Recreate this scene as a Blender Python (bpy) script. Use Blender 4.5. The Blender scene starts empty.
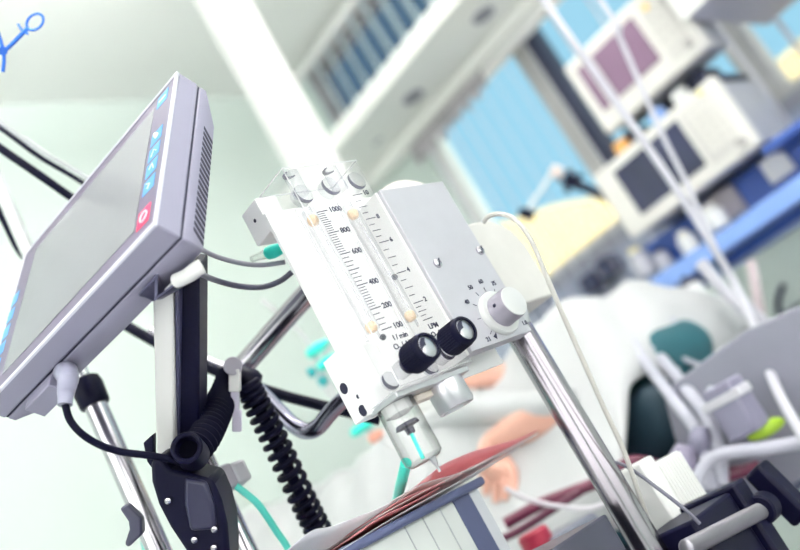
import bpy, bmesh, math, random
from mathutils import Vector, Matrix
random.seed(7)
SC = bpy.context.scene
COL = SC.collection
V = Vector
# ------------------------------------------------------------------ camera
FPX, ROLL, PITCH, HEAD = 900.0, math.radians(29.5), math.radians(15.5), math.radians(47)
CP = V((0, 0, 1.0))
FW = V((math.sin(HEAD)*math.cos(PITCH), math.cos(HEAD)*math.cos(PITCH), math.sin(PITCH)))
RT = V((math.cos(HEAD), -math.sin(HEAD), 0))
UP = RT.cross(FW)
CX = RT*math.cos(ROLL) - UP*math.sin(ROLL)
CY = RT*math.sin(ROLL) + UP*math.cos(ROLL)
cd = bpy.data.cameras.new('camera'); cam = bpy.data.objects.new('camera', cd); COL.objects.link(cam)
cam.matrix_world = Matrix(((CX.x, CY.x, -FW.x, CP.x), (CX.y, CY.y, -FW.y, CP.y), (CX.z, CY.z, -FW.z, CP.z), (0, 0, 0, 1)))
cd.sensor_width = 36; cd.lens = FPX/800*36; cd.clip_start = 0.02
cd.dof.use_dof = True; cd.dof.focus_distance = 0.735; cd.dof.aperture_fstop = 3.0
SC.camera = cam

def P(px, py, d):            # a point seen at a pixel of the photograph, d metres along the view axis
    return CP + d*(FW + (px-400)/FPX*CX - (py-275)/FPX*CY)
def on(px, py, ax, val):     # the same, on the plane coordinate[ax] = val
    r = P(px, py, 1) - CP
    return CP + r*((val-CP[ax])/r[ax])

# ------------------------------------------------------------------ materials
MATS = {}
def mat(name, col, rough=0.5, metal=0.0, var=0.04, scale=30.0, bump=0.0, spec=0.5, emit=None, strength=0.0, coat=0.0):
    if name in MATS: return MATS[name]
    m = bpy.data.materials.new(name); m.use_nodes = True
    nt = m.node_tree; b = nt.nodes['Principled BSDF']
    tc = nt.nodes.new('ShaderNodeTexCoord'); nz = nt.nodes.new('ShaderNodeTexNoise')
    nz.inputs['Scale'].default_value = scale; nz.inputs['Detail'].default_value = 3
    nt.links.new(tc.outputs['Object'], nz.inputs['Vector'])
    rp = nt.nodes.new('ShaderNodeValToRGB')
    rp.color_ramp.elements[0].position = .3; rp.color_ramp.elements[1].position = .7
    lo = [max(0, c*(1-var)) for c in col]; hi = [min(1, c*(1+var)) for c in col]
    rp.color_ramp.elements[0].color = (*lo, 1); rp.color_ramp.elements[1].color = (*hi, 1)
    nt.links.new(nz.outputs['Fac'], rp.inputs['Fac']); nt.links.new(rp.outputs['Color'], b.inputs['Base Color'])
    b.inputs['Roughness'].default_value = rough; b.inputs['Metallic'].default_value = metal
    b.inputs['Specular IOR Level'].default_value = spec
    b.inputs['Coat Weight'].default_value = coat
    if bump:
        bp = nt.nodes.new('ShaderNodeBump'); bp.inputs['Strength'].default_value = bump; bp.inputs['Distance'].default_value = .01
        nt.links.new(nz.outputs['Fac'], bp.inputs['Height']); nt.links.new(bp.outputs['Normal'], b.inputs['Normal'])
    if emit:
        b.inputs['Emission Color'].default_value = (*emit, 1); b.inputs['Emission Strength'].default_value = strength
    MATS[name] = m; return m
def clear(name, tint=(.96, .97, .97), refl=1.0, rough=.03, ior=1.45, milk=0.0, edge=1.0):
    if name in MATS: return MATS[name]
    m = bpy.data.materials.new(name); m.use_nodes = True; nt = m.node_tree
    nt.nodes.remove(nt.nodes['Principled BSDF']); out = nt.nodes['Material Output']
    t = nt.nodes.new('ShaderNodeBsdfTransparent')
    lw = nt.nodes.new('ShaderNodeLayerWeight'); lw.inputs[0].default_value = .35
    cm = nt.nodes.new('ShaderNodeMixRGB'); cm.inputs[1].default_value = (*tint, 1); cm.inputs[2].default_value = (*[c*edge for c in tint], 1)
    nt.links.new(lw.outputs['Facing'], cm.inputs[0]); nt.links.new(cm.outputs[0], t.inputs[0])
    g = nt.nodes.new('ShaderNodeBsdfGlossy'); g.inputs['Roughness'].default_value = rough
    fr = nt.nodes.new('ShaderNodeFresnel'); fr.inputs['IOR'].default_value = ior
    mu = nt.nodes.new('ShaderNodeMath'); mu.operation = 'MULTIPLY'; mu.inputs[1].default_value = refl
    nt.links.new(fr.outputs[0], mu.inputs[0])
    ge = nt.nodes.new('ShaderNodeNewGeometry'); iv = nt.nodes.new('ShaderNodeMath'); iv.operation = 'SUBTRACT'; iv.inputs[0].default_value = 1
    nt.links.new(ge.outputs['Backfacing'], iv.inputs[1])      # the reflection sits on the outer side of the surface only
    m2 = nt.nodes.new('ShaderNodeMath'); m2.operation = 'MULTIPLY'; nt.links.new(mu.outputs[0], m2.inputs[0]); nt.links.new(iv.outputs[0], m2.inputs[1]); mu = m2
    src = t.outputs[0]
    if milk:
        d = nt.nodes.new('ShaderNodeBsdfDiffuse'); d.inputs[0].default_value = (.93, .93, .94, 1)
        mm = nt.nodes.new('ShaderNodeMixShader'); mm.inputs[0].default_value = milk
        nt.links.new(t.outputs[0], mm.inputs[1]); nt.links.new(d.outputs[0], mm.inputs[2]); src = mm.outputs[0]
    mx = nt.nodes.new('ShaderNodeMixShader')
    nt.links.new(mu.outputs[0], mx.inputs[0]); nt.links.new(src, mx.inputs[1]); nt.links.new(g.outputs[0], mx.inputs[2])
    nt.links.new(mx.outputs[0], out.inputs[0]); MATS[name] = m; return m

mint = mat('mint wall paint', (.64, .72, .675), .7, var=.015, scale=3)
ceilm = mat('ceiling paint', (.90, .91, .88), .8, var=.01, scale=4)
white = mat('white paint', (.78, .775, .76), .5, var=.01)
cream = mat('cream plastic', (.74, .72, .685), .45, var=.02)
floorm = mat('grey vinyl floor', (.50, .49, .53), .4, var=.08, scale=12)
chrome = mat('polished steel', (.52, .50, .54), .16, 1.0, var=.03)
polesteel = mat('pole steel', (.34, .315, .35), .2, 1.0, var=.04)
brushed = mat('brushed steel', (.62, .61, .65), .3, 1.0, var=.06, scale=90)
silver = mat('satin aluminium', (.50, .495, .54), .45, .45, var=.02, scale=60)
navy = mat('black rubber', (.003, .003, .016), .5, var=.2, spec=.12)
blackp = mat('black plastic', (.0035, .0035, .018), .42, var=.15, spec=.14)
ink = mat('black ink', (.02, .02, .05), .6)
lav = mat('lavender grey plastic', (.29, .28, .375), .45, var=.02)
lavlight = mat('pale bezel plastic', (.66, .66, .74), .4, var=.02)
teal = mat('teal plastic', (.04, .80, .66), .35)
tealpale = mat('turquoise tubing', (.12, .78, .66), .35)
linen = mat('white linen', (.52, .525, .54), .85, var=.03, scale=8, bump=.15)
skin = mat('skin', (.68, .37, .29), .5, var=.06, scale=14)
bluep = mat('blue enamel', (.045, .10, .36), .4, var=.06)
bluel = mat('light blue enamel', (.22, .36, .74), .4, var=.05)
maroon = mat('maroon vinyl', (.11, .010, .04), .3, var=.1)
acrylic = clear('clear acrylic', (.995, .995, 1.0), .8, milk=.08)
tubeclr = clear('clear plastic', (.955, .965, .96), 1.3, .05, edge=.32)
glassm = clear('window glass', (.97, .985, .985), .6)
milky = clear('milky tubing', (.95, .95, .97), 1.0, .15, milk=.55)

# ------------------------------------------------------------------ mesh builder
class MB:
    def __init__(s): s.v = []; s.f = []; s.mi = []; s.cur = 0
    def add(s, vs, fs):
        o = len(s.v); s.v += [V(v) for v in vs]; s.f += [[i+o for i in f] for f in fs]; s.mi += [s.cur]*len(fs); return s
    def box(s, a, b, M=None):
        x0, y0, z0 = a; x1, y1, z1 = b
        vs = [V((x, y, z)) for z in (z0, z1) for y in (y0, y1) for x in (x0, x1)]
        if M: vs = [M @ v for v in vs]
        return s.add(vs, [(0, 2, 3, 1), (4, 5, 7, 6), (0, 1, 5, 4), (2, 6, 7, 3), (0, 4, 6, 2), (1, 3, 7, 5)])
    def lathe(s, p, axis, prof, n=32):       # prof: (distance along axis, radius)
        p = V(p); a = V(axis).normalized(); u = a.orthogonal().normalized(); w = a.cross(u)
        vs = []; fs = []
        for h, r in prof:
            for k in range(n):
                t = 2*math.pi*k/n; vs.append(p + a*h + (u*math.cos(t)+w*math.sin(t))*max(r, 1e-5))
        for i in range(len(prof)-1):
            for k in range(n):
                j = (k+1) % n; fs.append((i*n+k, i*n+j, (i+1)*n+j, (i+1)*n+k))
        fs.append(tuple(reversed(range(n)))); fs.append(tuple(range((len(prof)-1)*n, len(prof)*n)))
        return s.add(vs, fs)
    def cyl(s, a, b, r, r2=None, n=32):
        a = V(a); b = V(b); return s.lathe(a, b-a, [(0, r), ((b-a).length, r if r2 is None else r2)], n)
    def tube(s, pts, r, n=12, smooth=6, closed_ends=True):
        pts = [V(p) for p in pts]
        if smooth > 1 and len(pts) > 2: pts = spline(pts, smooth)
        rs = r if callable(r) else (lambda t: r)
        N = len(pts); vs = []; fs = []
        t0 = (pts[1]-pts[0]).normalized(); u = t0.orthogonal().normalized()
        for i, p in enumerate(pts):
            t = (pts[min(i+1, N-1)]-pts[max(i-1, 0)]).normalized()
            u = (u - t*u.dot(t)).normalized(); w = t.cross(u); rr = rs(i/(N-1))
            for k in range(n):
                a = 2*math.pi*k/n; vs.append(p+(u*math.cos(a)+w*math.sin(a))*rr)
        for i in range(N-1):
            for k in range(n):
                j = (k+1) % n; fs.append((i*n+k, i*n+j, (i+1)*n+j, (i+1)*n+k))
        if closed_ends:
            fs.append(tuple(reversed(range(n)))); fs.append(tuple(range((N-1)*n, N*n)))
        return s.add(vs, fs)
    def prism(s, poly, vec):                 # poly: list of points, extruded by vec
        poly = [V(p) for p in poly]; n = len(poly); vec = V(vec)
        fs = [tuple(range(n)), tuple(reversed(range(n, 2*n)))]
        fs += [(k, k+n, (k+1) % n+n, (k+1) % n) for k in range(n)]
        return s.add(poly+[p+vec for p in poly], fs)
    def ball(s, c, r, n=20, sc=(1, 1, 1)):
        c = V(c); m = n//2; vs = []; fs = []
        for i in range(m+1):
            th = math.pi*i/m
            for k in range(n):
                a = 2*math.pi*k/n
                vs.append(c+V((sc[0]*r*math.sin(th)*math.cos(a), sc[1]*r*math.sin(th)*math.sin(a), sc[2]*r*math.cos(th))))
        for i in range(m):
            for k in range(n):
                j = (k+1) % n; fs.append((i*n+k, (i+1)*n+k, (i+1)*n+j, i*n+j))
        return s.add(vs, fs)
    def build(s, name, mats, parent=None, bevel=0.0, seg=2, angle=35, solid=0.0):
        me = bpy.data.meshes.new(name)
        if parent is not None: off = ORG[parent.name]
        else:
            xs = [v.x for v in s.v]; ys = [v.y for v in s.v]; zs = [v.z for v in s.v]
            off = V(((min(xs)+max(xs))/2, (min(ys)+max(ys))/2, min(zs)))
        me.from_pydata([v-off for v in s.v], [], s.f)
        for m in (mats if isinstance(mats, (list, tuple)) else [mats]): me.materials.append(m)
        me.polygons.foreach_set('material_index', s.mi)
        bm = bmesh.new(); bm.from_mesh(me)
        bmesh.ops.remove_doubles(bm, verts=bm.verts, dist=1e-6); bmesh.ops.recalc_face_normals(bm, faces=bm.faces)
        bm.to_mesh(me); bm.free()
        me.polygons.foreach_set('use_smooth', [True]*len(me.polygons)); me.set_sharp_from_angle(angle=math.radians(angle))
        o = bpy.data.objects.new(name, me); COL.objects.link(o)
        if parent is not None: o.parent = parent
        else: o.location = off
        ORG[o.name] = off
        if solid:
            d = o.modifiers.new('thickness', 'SOLIDIFY'); d.thickness = solid; d.offset = 0
        if bevel:
            b = o.modifiers.new('bevel', 'BEVEL'); b.width = bevel; b.segments = seg; b.limit_method = 'ANGLE'; b.angle_limit = math.radians(40)
        return o
ORG = {}
def spline(p, n):
    out = []
    q = [p[0]*2-p[1]]+p+[p[-1]*2-p[-2]]
    for i in range(1, len(q)-2):
        a, b, c, d = q[i-1:i+3]
        for k in range(n):
            t = k/n
            out.append(.5*((2*b)+(c-a)*t+(2*a-5*b+4*c-d)*t*t+(3*b-a-3*c+d)*t**3))
    out.append(p[-1]); return out
def thing(name, loc, label, cat, group=None):
    o = bpy.data.objects.new(name, None); COL.objects.link(o); o.location = loc; o.empty_display_size = .02
    ORG[o.name] = V(loc); return tag(o, label, cat, group)
def tag(o, label, cat, group=None, kind=None):
    o['label'] = label; o['category'] = cat
    if group: o['group'] = group
    if kind: o['kind'] = kind
    return o
def struct(o, label=None, cat=None):
    o['kind'] = 'structure'
    if label: o['label'] = label
    if cat: o['category'] = cat
    return o
def text_mb(mb, body, org, ux, uy, size, align='LEFT', depth=.0002):   # lettering laid on a surface, up to a thin relief
    cu = bpy.data.curves.new('lettering', 'FONT'); cu.body = body; cu.size = size; cu.align_x = align; cu.extrude = depth; cu.resolution_u = 3; cu.offset = size*.018
    o = bpy.data.objects.new('lettering', cu); COL.objects.link(o)
    dg = bpy.context.evaluated_depsgraph_get(); me = bpy.data.meshes.new_from_object(o.evaluated_get(dg))
    ux = V(ux).normalized(); uy = V(uy).normalized(); uz = ux.cross(uy)
    mb.add([V(org)+ux*v.co.x+uy*v.co.y+uz*v.co.z for v in me.vertices], [list(p.vertices) for p in me.polygons])
    bpy.data.objects.remove(o); bpy.data.curves.remove(cu); bpy.data.meshes.remove(me)

# ================================================================== the room
WX, BY, CZ = 2.435, 2.368, 2.88
struct(MB().box((-2.5, -2.5, -.06), (WX+.2, BY+.2, 0)).build('floor', floorm), 'grey vinyl floor of the ward', 'floor')
struct(MB().box((-2.5, -2.5, CZ), (WX+.2, BY+.2, CZ+.08)).build('ceiling', ceilm), 'pale grey-green painted ceiling', 'ceiling')
wl = MB().box((-2.65, -2.65, 0), (-2.5, BY+.2, .85)).box((-2.65, -2.65, 2.6), (-2.5, BY+.2, CZ)).box((-2.65, -2.65, .85), (-2.5, -2.0, 2.6)).box((-2.65, 1.6, .85), (-2.5, BY+.2, 2.6))
struct(wl.build('wall_left', mint), 'pale mint side wall of the ward, out of the photo', 'wall')
wl = MB().box((-2.5, -2.65, 0), (WX+.2, -2.5, .85)).box((-2.5, -2.65, 2.6), (WX+.2, -2.5, CZ)).box((-2.5, -2.65, .85), (-2.0, -2.5, 2.6)).box((1.9, -2.65, .85), (WX+.2, -2.5, 2.6))
struct(wl.build('wall_front', mint), 'pale mint wall behind the viewpoint', 'wall')
struct(MB().box((-2.5, BY, 0), (WX+.2, BY+.15, CZ)).build('wall_back', mint), 'pale mint painted wall behind the touchscreen monitor', 'wall')
w = MB()
w.box((WX, -2.5, 0), (WX+.15, BY, 1.54)).box((WX, -2.5, 2.30), (WX+.15, BY, 2.34))
w.box((WX, -2.5, 2.84), (WX+.15, BY, CZ))
for z0, z1, ye in ((1.54, 2.30, 1.86), (2.34, 2.84, 2.2)):
    w.box((WX, ye, z0), (WX+.15, BY, z1)).box((WX, -2.5, z0), (WX+.15, -.9, z1))
struct(w.build('wall_right', mint), 'mint window wall to the right with two bands of windows', 'wall')
# white square column that stands before the corner
struct(MB().box((1.345, 1.31, 0), (1.425, 1.405, CZ)).build('trim_1', white, bevel=.004), 'white square column standing before the room corner', 'column')
# lamp soffit under the upper window
sof = MB().box((2.085, -.9, 2.281), (WX-.002, BY-.03, 2.30)).box((2.085, -.9, 2.281), (2.10, BY-.03, 2.345)).box((2.10, -.9, 2.325), (WX-.002, BY-.03, 2.34))
sof.box((2.36, -.9, 2.235), (WX-.002, BY-.03, 2.281))
struct(sof.build('trim_2', mat('soffit paint', (.90, .90, .86), .55, var=.01), bevel=.003), 'white soffit with recessed lamps below the upper window', 'soffit')
struct(MB().box((2.415, -.9, 1.50), (WX-.002, BY-.03, 1.538)).build('trim_3', mat('sill paint', (.30, .31, .36), .5), bevel=.003), 'pale window sill under the main window', 'sill')
struct(MB().box((2.418, -.9, 1.28), (WX-.002, BY-.03, 1.50)).build('trim_4', mat('grey blue panelling', (.36, .40, .50), .5, var=.05, scale=5), bevel=.003), 'grey blue panelling below the window sill', 'panel')

frame = mat('window frame paint', (.46, .46, .45), .5)
darkgas = mat('dark gasket', (.02, .025, .055), .5)
wf = MB()
wf.box((WX+.02, -.9, 1.54), (WX+.08, 1.86, 1.57)).box((WX+.02, -.9, 2.28), (WX+.08, 1.86, 2.30))
for y in (1.345, .80, .15, -.5): wf.box((WX+.015, y-.055, 1.54), (WX+.09, y+.02, 2.30))
wf.box((WX+.02, 1.845, 1.54), (WX+.08, 1.86, 2.30))
win = struct(wf.build('window_1', frame, bevel=.003), 'main window of the ward with cream mullions', 'window')
g = MB()
for y in (1.345, .15): g.box((WX-.02, y-.098, 1.54), (WX+.05, y-.06, 2.29))
g.build('gasket', darkgas, win)
MB().box((WX+.05, -.9, 1.55), (WX+.056, 1.85, 2.29)).build('pane', glassm, win)
wf2 = MB().box((WX+.0, -.9, 2.34), (WX+.08, 2.2, 2.37)).box((WX-.02, -.9, 2.81), (WX+.08, 2.2, 2.85)).box((WX, 2.17, 2.34), (WX+.08, 2.2, 2.84))
win2 = struct(wf2.build('window_2', frame, bevel=.003), 'upper strip window above the soffit', 'window')
MB().box((WX+.05, -.9, 2.35), (WX+.056, 2.19, 2.83)).build('pane', clear('tinted glass', (.46, .47, .52), .9), win2)

wf3 = MB()  # unseen window, added so daylight reaches the left faces
for y in (-2.0, -.8, .4, 1.56): wf3.box((-2.6, y, .85), (-2.55, y+.04, 2.6))
w3 = struct(wf3.build('fill_window_left', frame, bevel=.003), 'unseen wide window added in the side wall to let in more daylight', 'window')
MB().box((-2.578, -2.0, .85), (-2.572, 1.6, 2.6)).build('pane', glassm, w3)
wf4 = MB()  # unseen window, added as frontal light on the equipment
for x in (-2.0, -.7, .6, 1.86): wf4.box((x, -2.6, .85), (x+.04, -2.55, 2.6))
w4 = struct(wf4.build('fill_window_front', frame, bevel=.003), 'unseen wide window added behind the viewpoint to light the front faces', 'window')
MB().box((-2.0, -2.578, .85), (1.9, -2.572, 2.6)).build('pane', glassm, w4)

def blind(name, label, ys, z0, z1, ang, width, m, xo):
    t = thing(name, (xo, (ys[0]+ys[-1])/2, z1), label, 'blind')
    MB().box((xo-.02, min(ys)-.04, z1), (xo+.02, max(ys)+.04, z1+.035)).build('head_rail', white, t, bevel=.002)
    b = MB(); dx = math.cos(ang)*width/2; dy = math.sin(ang)*width/2
    for y in ys:
        n = V((-dy, dx, 0)).normalized()*.0012
        a = V((xo-dx, y-dy, z0)); c = V((xo+dx, y+dy, z0))
        b.prism([a-n, a+n, c+n, c-n], (0, 0, z1-z0))
    b.build('slats', m, t); return t
ys = [1.80-.062*i for i in range(8)] + [1.27-.125*i for i in range(14)]
blind('vertical_blind', 'open vertical blind with thin slats across the bright blue window', ys, 1.30, 2.195, math.radians(31), .044,
      mat('translucent slat', (.66, .66, .74), .6), 2.385)
ys = [2.16-.085*i for i in range(34)]
blind('vertical_blind', 'half closed blue grey vertical blind in the upper strip window', ys, 2.345, 2.80, math.radians(50), .066,
      mat('blue grey slat', (.58, .68, .72), .6), 2.40)
# scalloped fabric valance
vb = MB(); n = 60; vs = []; fs = []
for i in range(n+1):
    y = 1.85-.42*i/n; xw = 2.346+.006*math.sin(i*1.35)
    zb = 2.135-.018*abs(math.sin(i*.33))-.014*math.sin(i*.9)+(.02*i/n)
    zb += .018; vs += [(xw, y, 2.215), (xw+.004*math.sin(i*.7), y, (2.215+zb)/2), (xw, y, zb)]
for i in range(n):
    for k in (0, 1): fs.append((i*3+k, i*3+k+1, i*3+k+4, i*3+k+3))
vb.add(vs, fs)
tag(vb.build('valance', mat('grey gathered fabric', (.42, .40, .42), .9, var=.2, scale=25), solid=.004), 'grey scalloped fabric valance along the top of the window', 'valance')
# recessed downlights
lens = mat('dark lamp lens', (.17, .17, .21), .3, var=.3, scale=40)
ring = mat('grey lamp rim', (.40, .40, .45), .4)
proto = None
for i, (y, lb) in enumerate(((1.642, 'grey recessed downlight in the soffit nearest the clear flowmeter'), (1.256, 'grey recessed downlight in the soffit at the top edge of the photo'))):
    if proto is None:
        proto = thing('downlight', (2.245, y, 2.281), lb, 'lamp', 'downlights in the soffit')
        MB().lathe((2.245, y, 2.2805), (0, 0, -1), [(0, .040), (.003, .040), (.004, .035), (.001, .033)], 36).build('rim', ring, proto)
        MB().lathe((2.245, y, 2.2805), (0, 0, -1), [(0, .033), (.0015, .032), (.003, .02)], 36).build('lens', lens, proto)
    else:
        c = proto.copy(); COL.objects.link(c); c.location = (2.245, y, 2.281); c['label'] = lb
        for ch in list(proto.children):
            k = ch.copy(); COL.objects.link(k); k.parent = c
sn = thing('ceiling_sensor', (2.26, 1.882, 2.281), 'two small grey sensor squares on the soffit beside the column', 'sensor')
for dy in (-.012, .014): MB().box((2.25, 1.882+dy-.009, 2.277), (2.268, 1.882+dy+.009, 2.2812)).build('sensor_cell', ring, sn, bevel=.002)
# unseen pendant uplights, added to brighten the ceiling and even out the room
lampm = mat('lamp diffuser', (.9, .9, .9), .5, emit=(1, .985, .965), strength=42)
for i, (x, y) in enumerate(((.95, 1.0), (-1.3, -.1), (1.6, .2), (-.6, -1.1), (.6, -.9))):
    t = thing('fill_uplight', (x, y, CZ), 'unseen square pendant uplight added to brighten the ceiling and room', 'fill light', 'added pendant uplights')
    fr_ = MB()
    for a_, b_ in (((-.31, -.31), (.31, -.29)), ((-.31, .29), (.31, .31)), ((-.31, -.29), (-.29, .29)), ((.29, -.29), (.31, .29))): fr_.box((x+a_[0], y+a_[1], 2.60), (x+b_[0], y+b_[1], 2.65))
    fr_.build('frame', white, t)
    MB().cyl((x, y, 2.64), (x, y, CZ-.001), .008, n=10).build('suspension_rod', white, t)
    MB().box((x-.29, y-.29, 2.60), (x+.29, y+.29, 2.606)).build('tray', white, t)
    MB().box((x-.288, y-.288, 2.61), (x+.288, y+.288, 2.64)).build('diffuser', lampm, t)
# outside: yellow building
yb = MB()
xb = 6.0
prof = [(8.5, -1), (8.5, 3.4), (4.5, 3.06), (3.75, 2.80), (3.1, 2.40), (1.75, 2.56), (-1.5, 2.7), (-1.5, -1)]
yb.prism([(xb, y, z) for y, z in prof], (2, 0, 0))
bt = thing('building', (xb, 3, -1), 'yellow house front seen through the main window', 'building')
yb.build('wall', mat('yellow render', (.46, .39, .20), .8, var=.12, scale=.9), bt)
for y in (4.9, 3.5, 2.2): MB().box((xb-.03, y-.25, 1.3), (xb+.02, y+.25, 1.9)).build('house_window', mat('house window', (.16, .2, .3), .2), bt)
# ================================================================== clear flowmeter and gas mixer
O = V((0.45646, 0.48047, 1.30886))
mm = lambda x, y, z: O + V((x, y, z))*.001
def L(px, py, y=0.0):                  # pixel -> mm on the device plane y
    return (on(px, py, 1, O.y+y*.001)-O)*1000
XA, YA, ZA = V((1, 0, 0)), V((0, 1, 0)), V((0, 0, 1))
fm = thing('flowmeter', mm(83, 25, -205), 'clear acrylic twin tube flowmeter and gas mixer with black knobs on a steel pole', 'medical device')
bk = MB(); bk.box(mm(-1.5, 42, -203), mm(166, 46, -14)); bk.build('back_plate', mat('white enamel', (.93, .93, .925), .4, var=.01), fm, bevel=.0008)
bb = MB(); bb.box(mm(0, 8, -205.5), mm(84, 46, -200.5)); bb.build('base_plate', brushed, fm, bevel=.0008)
ac = MB(); ac.box(mm(0, 0, -200), mm(82, 41.5, 0)); blk = ac.build('acrylic_block', acrylic, fm, bevel=.0012)
edge = MB()                             # polished edges of the block
e_ = .55
for a, b in (((0, 0, -200), (0, 0, 0)), ((0, 0, 0), (82, 0, 0)), ((0, 0, -200), (82, 0, -200)), ((0, 41, 0), (82, 41, 0)), ((0, 0, 0), (0, 41, 0)), ((0, 0, -200), (0, 41, -200)), ((82, 0, 0), (82, 41, 0))):
    edge.cyl(mm(*a), mm(*b), e_*.001, n=8)
edge.build('polished_edges', clear('edge acrylic', (.95, .95, .97), 1.5, .1, milk=.45), blk)
# brackets
def bracket(z0, z1, y0, y1, holes):
    b = MB(); b.box(mm(-.3, y0, z0), mm(22, y1, z1)); r = b.build('mounting_bracket', mat('white enamel', (.93, .93, .925)), fm, bevel=.001)
    for (y, z, rad) in holes:
        MB().lathe(mm(-.35, y, z), -XA, [(0, rad*.001), (.0003, rad*.001)], 24).build('screw_hole', ink, r)
bracket(-29, 3, 46.2, 72, [(59, -11, 1.7)])
q = [(L(344, 388.5, 0), 0)]
def onx(px, py):
    v = (on(px, py, 0, O.x-.0003)-O)*1000; return v.y, v.z
bracket(-202, -145, 38, 67, [(*onx(344, 388.5), 4.6), (*onx(358, 396.5), 1.8), (*onx(363, 410.5), 4.6)])
# flow tubes and floats
beige = mat('amber stop', (.82, .58, .36), .4, var=.1)
for x, zf, lab in ((10, L(386, 337, 8).z, 'l'), (54, L(399, 275, 4).z, 'r')):
    t = MB(); t.lathe(mm(x, 8, -150), ZA, [(0, .0060), (.112, .0060)], 28)
    tb = t.build('flow_tube', clear('tube glass', (.965, .965, .975), 1.3, .06, edge=.85), fm)
    for z in (-47, -147):
        s = MB(); s.lathe(mm(x, 8, z-4), ZA, [(0, .0032), (.002, .0046), (.006, .0046), (.008, .0032)], 20); s.build('tube_stop', beige, tb)
    MB().ball(mm(x+4 if lab == 'l' else x+4.5, 6, zf), .0026).build('float', ink, tb)
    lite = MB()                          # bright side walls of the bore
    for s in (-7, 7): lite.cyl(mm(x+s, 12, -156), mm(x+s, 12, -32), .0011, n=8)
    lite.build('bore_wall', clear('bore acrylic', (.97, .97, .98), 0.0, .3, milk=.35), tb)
darkring = mat('dark thread', (.04, .035, .08), .3)
def bore(p, ax, ln, r, name='port_bore', ringlen=.0012, an0=-2.6):
    m = MB(); m.lathe(p, ax, [(0, r), (ln, r)], 28)
    b = m.build(name, clear('bore plug', (.96, .96, .98), 1.4, .08, milk=.03, edge=.8), fm)
    a = V(ax).normalized(); u = a.orthogonal().normalized(); w_ = a.cross(u)
    rr = MB(); N = 30; vs = []; fs = []
    for i in range(N+1):
        an = an0+3.4*i/N; d = u*math.cos(an)+w_*math.sin(an); th = .0030*math.sin(math.pi*i/N)+.0001
        vs += [V(p)+d*(r+.0003), V(p)+d*(r+.0003-th), V(p)+a*ringlen+d*(r+.0003-th), V(p)+a*ringlen+d*(r+.0003)]
    for i in range(N):
        for k in range(4): fs.append((i*4+k, i*4+(k+1) % 4, i*4+4+(k+1) % 4, i*4+4+k))
    rr.add(vs, fs).build('thread_ring', darkring, b)
for x in (12, 55): bore(mm(x, 7.5, -1.2), -ZA, .022, .0066, 'top_plug', an0=.2)
for x, z in ((0+9, -25), (41, -21), (78.0-6, -19)): bore(mm(x, 1.2, z), YA, .008, .0085, an0=1.4)
for x in (19, 65): bore(mm(x, 1.2, -186), YA, .012, .0072, an0=1.4)
for x in (19, 65): bore(mm(x-4, 22, -188), YA, .004, .0075, an0=1.4)
# scales
sc = MB()
def tick(mbx, a, b, wd_=.6):
    a = V(a); b = V(b); d = (b-a).normalized(); n = V((-d.z, 0, d.x))*wd_/2
    vs = [a+n, a-n, b-n, b+n]
    mbx.prism([mm(v.x, -.25, v.z) for v in vs], (0, .0002, 0))
mj = [(314, 213), (331, 233), (338.5, 255), (348, 271), (357, 286), (371.5, 309.6), (383, 330)]
zs = [L(*p).z for p in mj]; xl = sum(L(*p).x for p in mj)/len(mj)
sub = [10, 9, 4, 4, 9, 4]
for i, z in enumerate(zs):
    tick(sc, (xl, 0, z), (xl+11.5, 0, z+.6), .8)
    if i < len(sub):
        for k in range(1, sub[i]):
            zz = z+(zs[i+1]-z)*k/sub[i]; tick(sc, (xl, 0, zz), (xl+(9.5 if k*2 == sub[i] else 7.5), 0, zz+.4), .6)
for s_, i in (('1000', 0), ('800', 1), ('600', 2), ('400', 4), ('200', 5), ('100', 6)):
    text_mb(sc, s_, mm(xl+13.2, -.15, zs[i]-1.6), XA, ZA, .0068)
text_mb(sc, 'l / min', mm(xl+7, -.15, zs[-1]-10.5), XA, ZA, .0062)
text_mb(sc, 'O  / AIR', mm(xl+2.5, -.15, zs[-1]-18.0), XA, ZA, .0066); text_mb(sc, '2', mm(xl+7.6, -.15, zs[-1]-19.4), XA, ZA, .0040)
sc.build('flow_scale', ink, fm)
s2 = MB()
z0, z1 = L(350, 196).z, L(425, 320).z; xr = 56.0
rt = [('10', z0), ('8', L(369, 219).z), ('6', L(379, 243).z), ('4', L(399, 273).z), ('2', L(416, 303).z), ('', z1)]
for i, (s_, z) in enumerate(rt):
    tick(s2, (xr, 0, z), (xr+11.5, 0, z+.6), .7)
    if s_: text_mb(s2, s_, mm(xr+13.0, -.15, z-.8), XA, ZA, .0062)
    if i < 5:
        for k in (1, 2, 3):
            zz = z+(rt[i+1][1]-z)*k/4; tick(s2, (xr, 0, zz), (xr+(9.5 if k == 2 else 6.5), 0, zz+.4), .6)
text_mb(s2, 'LPM', mm(xr+2, -.15, z1-8.5), XA, ZA, .0062); text_mb(s2, 'O  / AIR', mm(xr, -.15, z1-15.5), XA, ZA, .0062)
text_mb(s2, '2', mm(xr+4.8, -.15, z1-16.8), XA, ZA, .0038)
s2.build('flow_scale', ink, fm)
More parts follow.
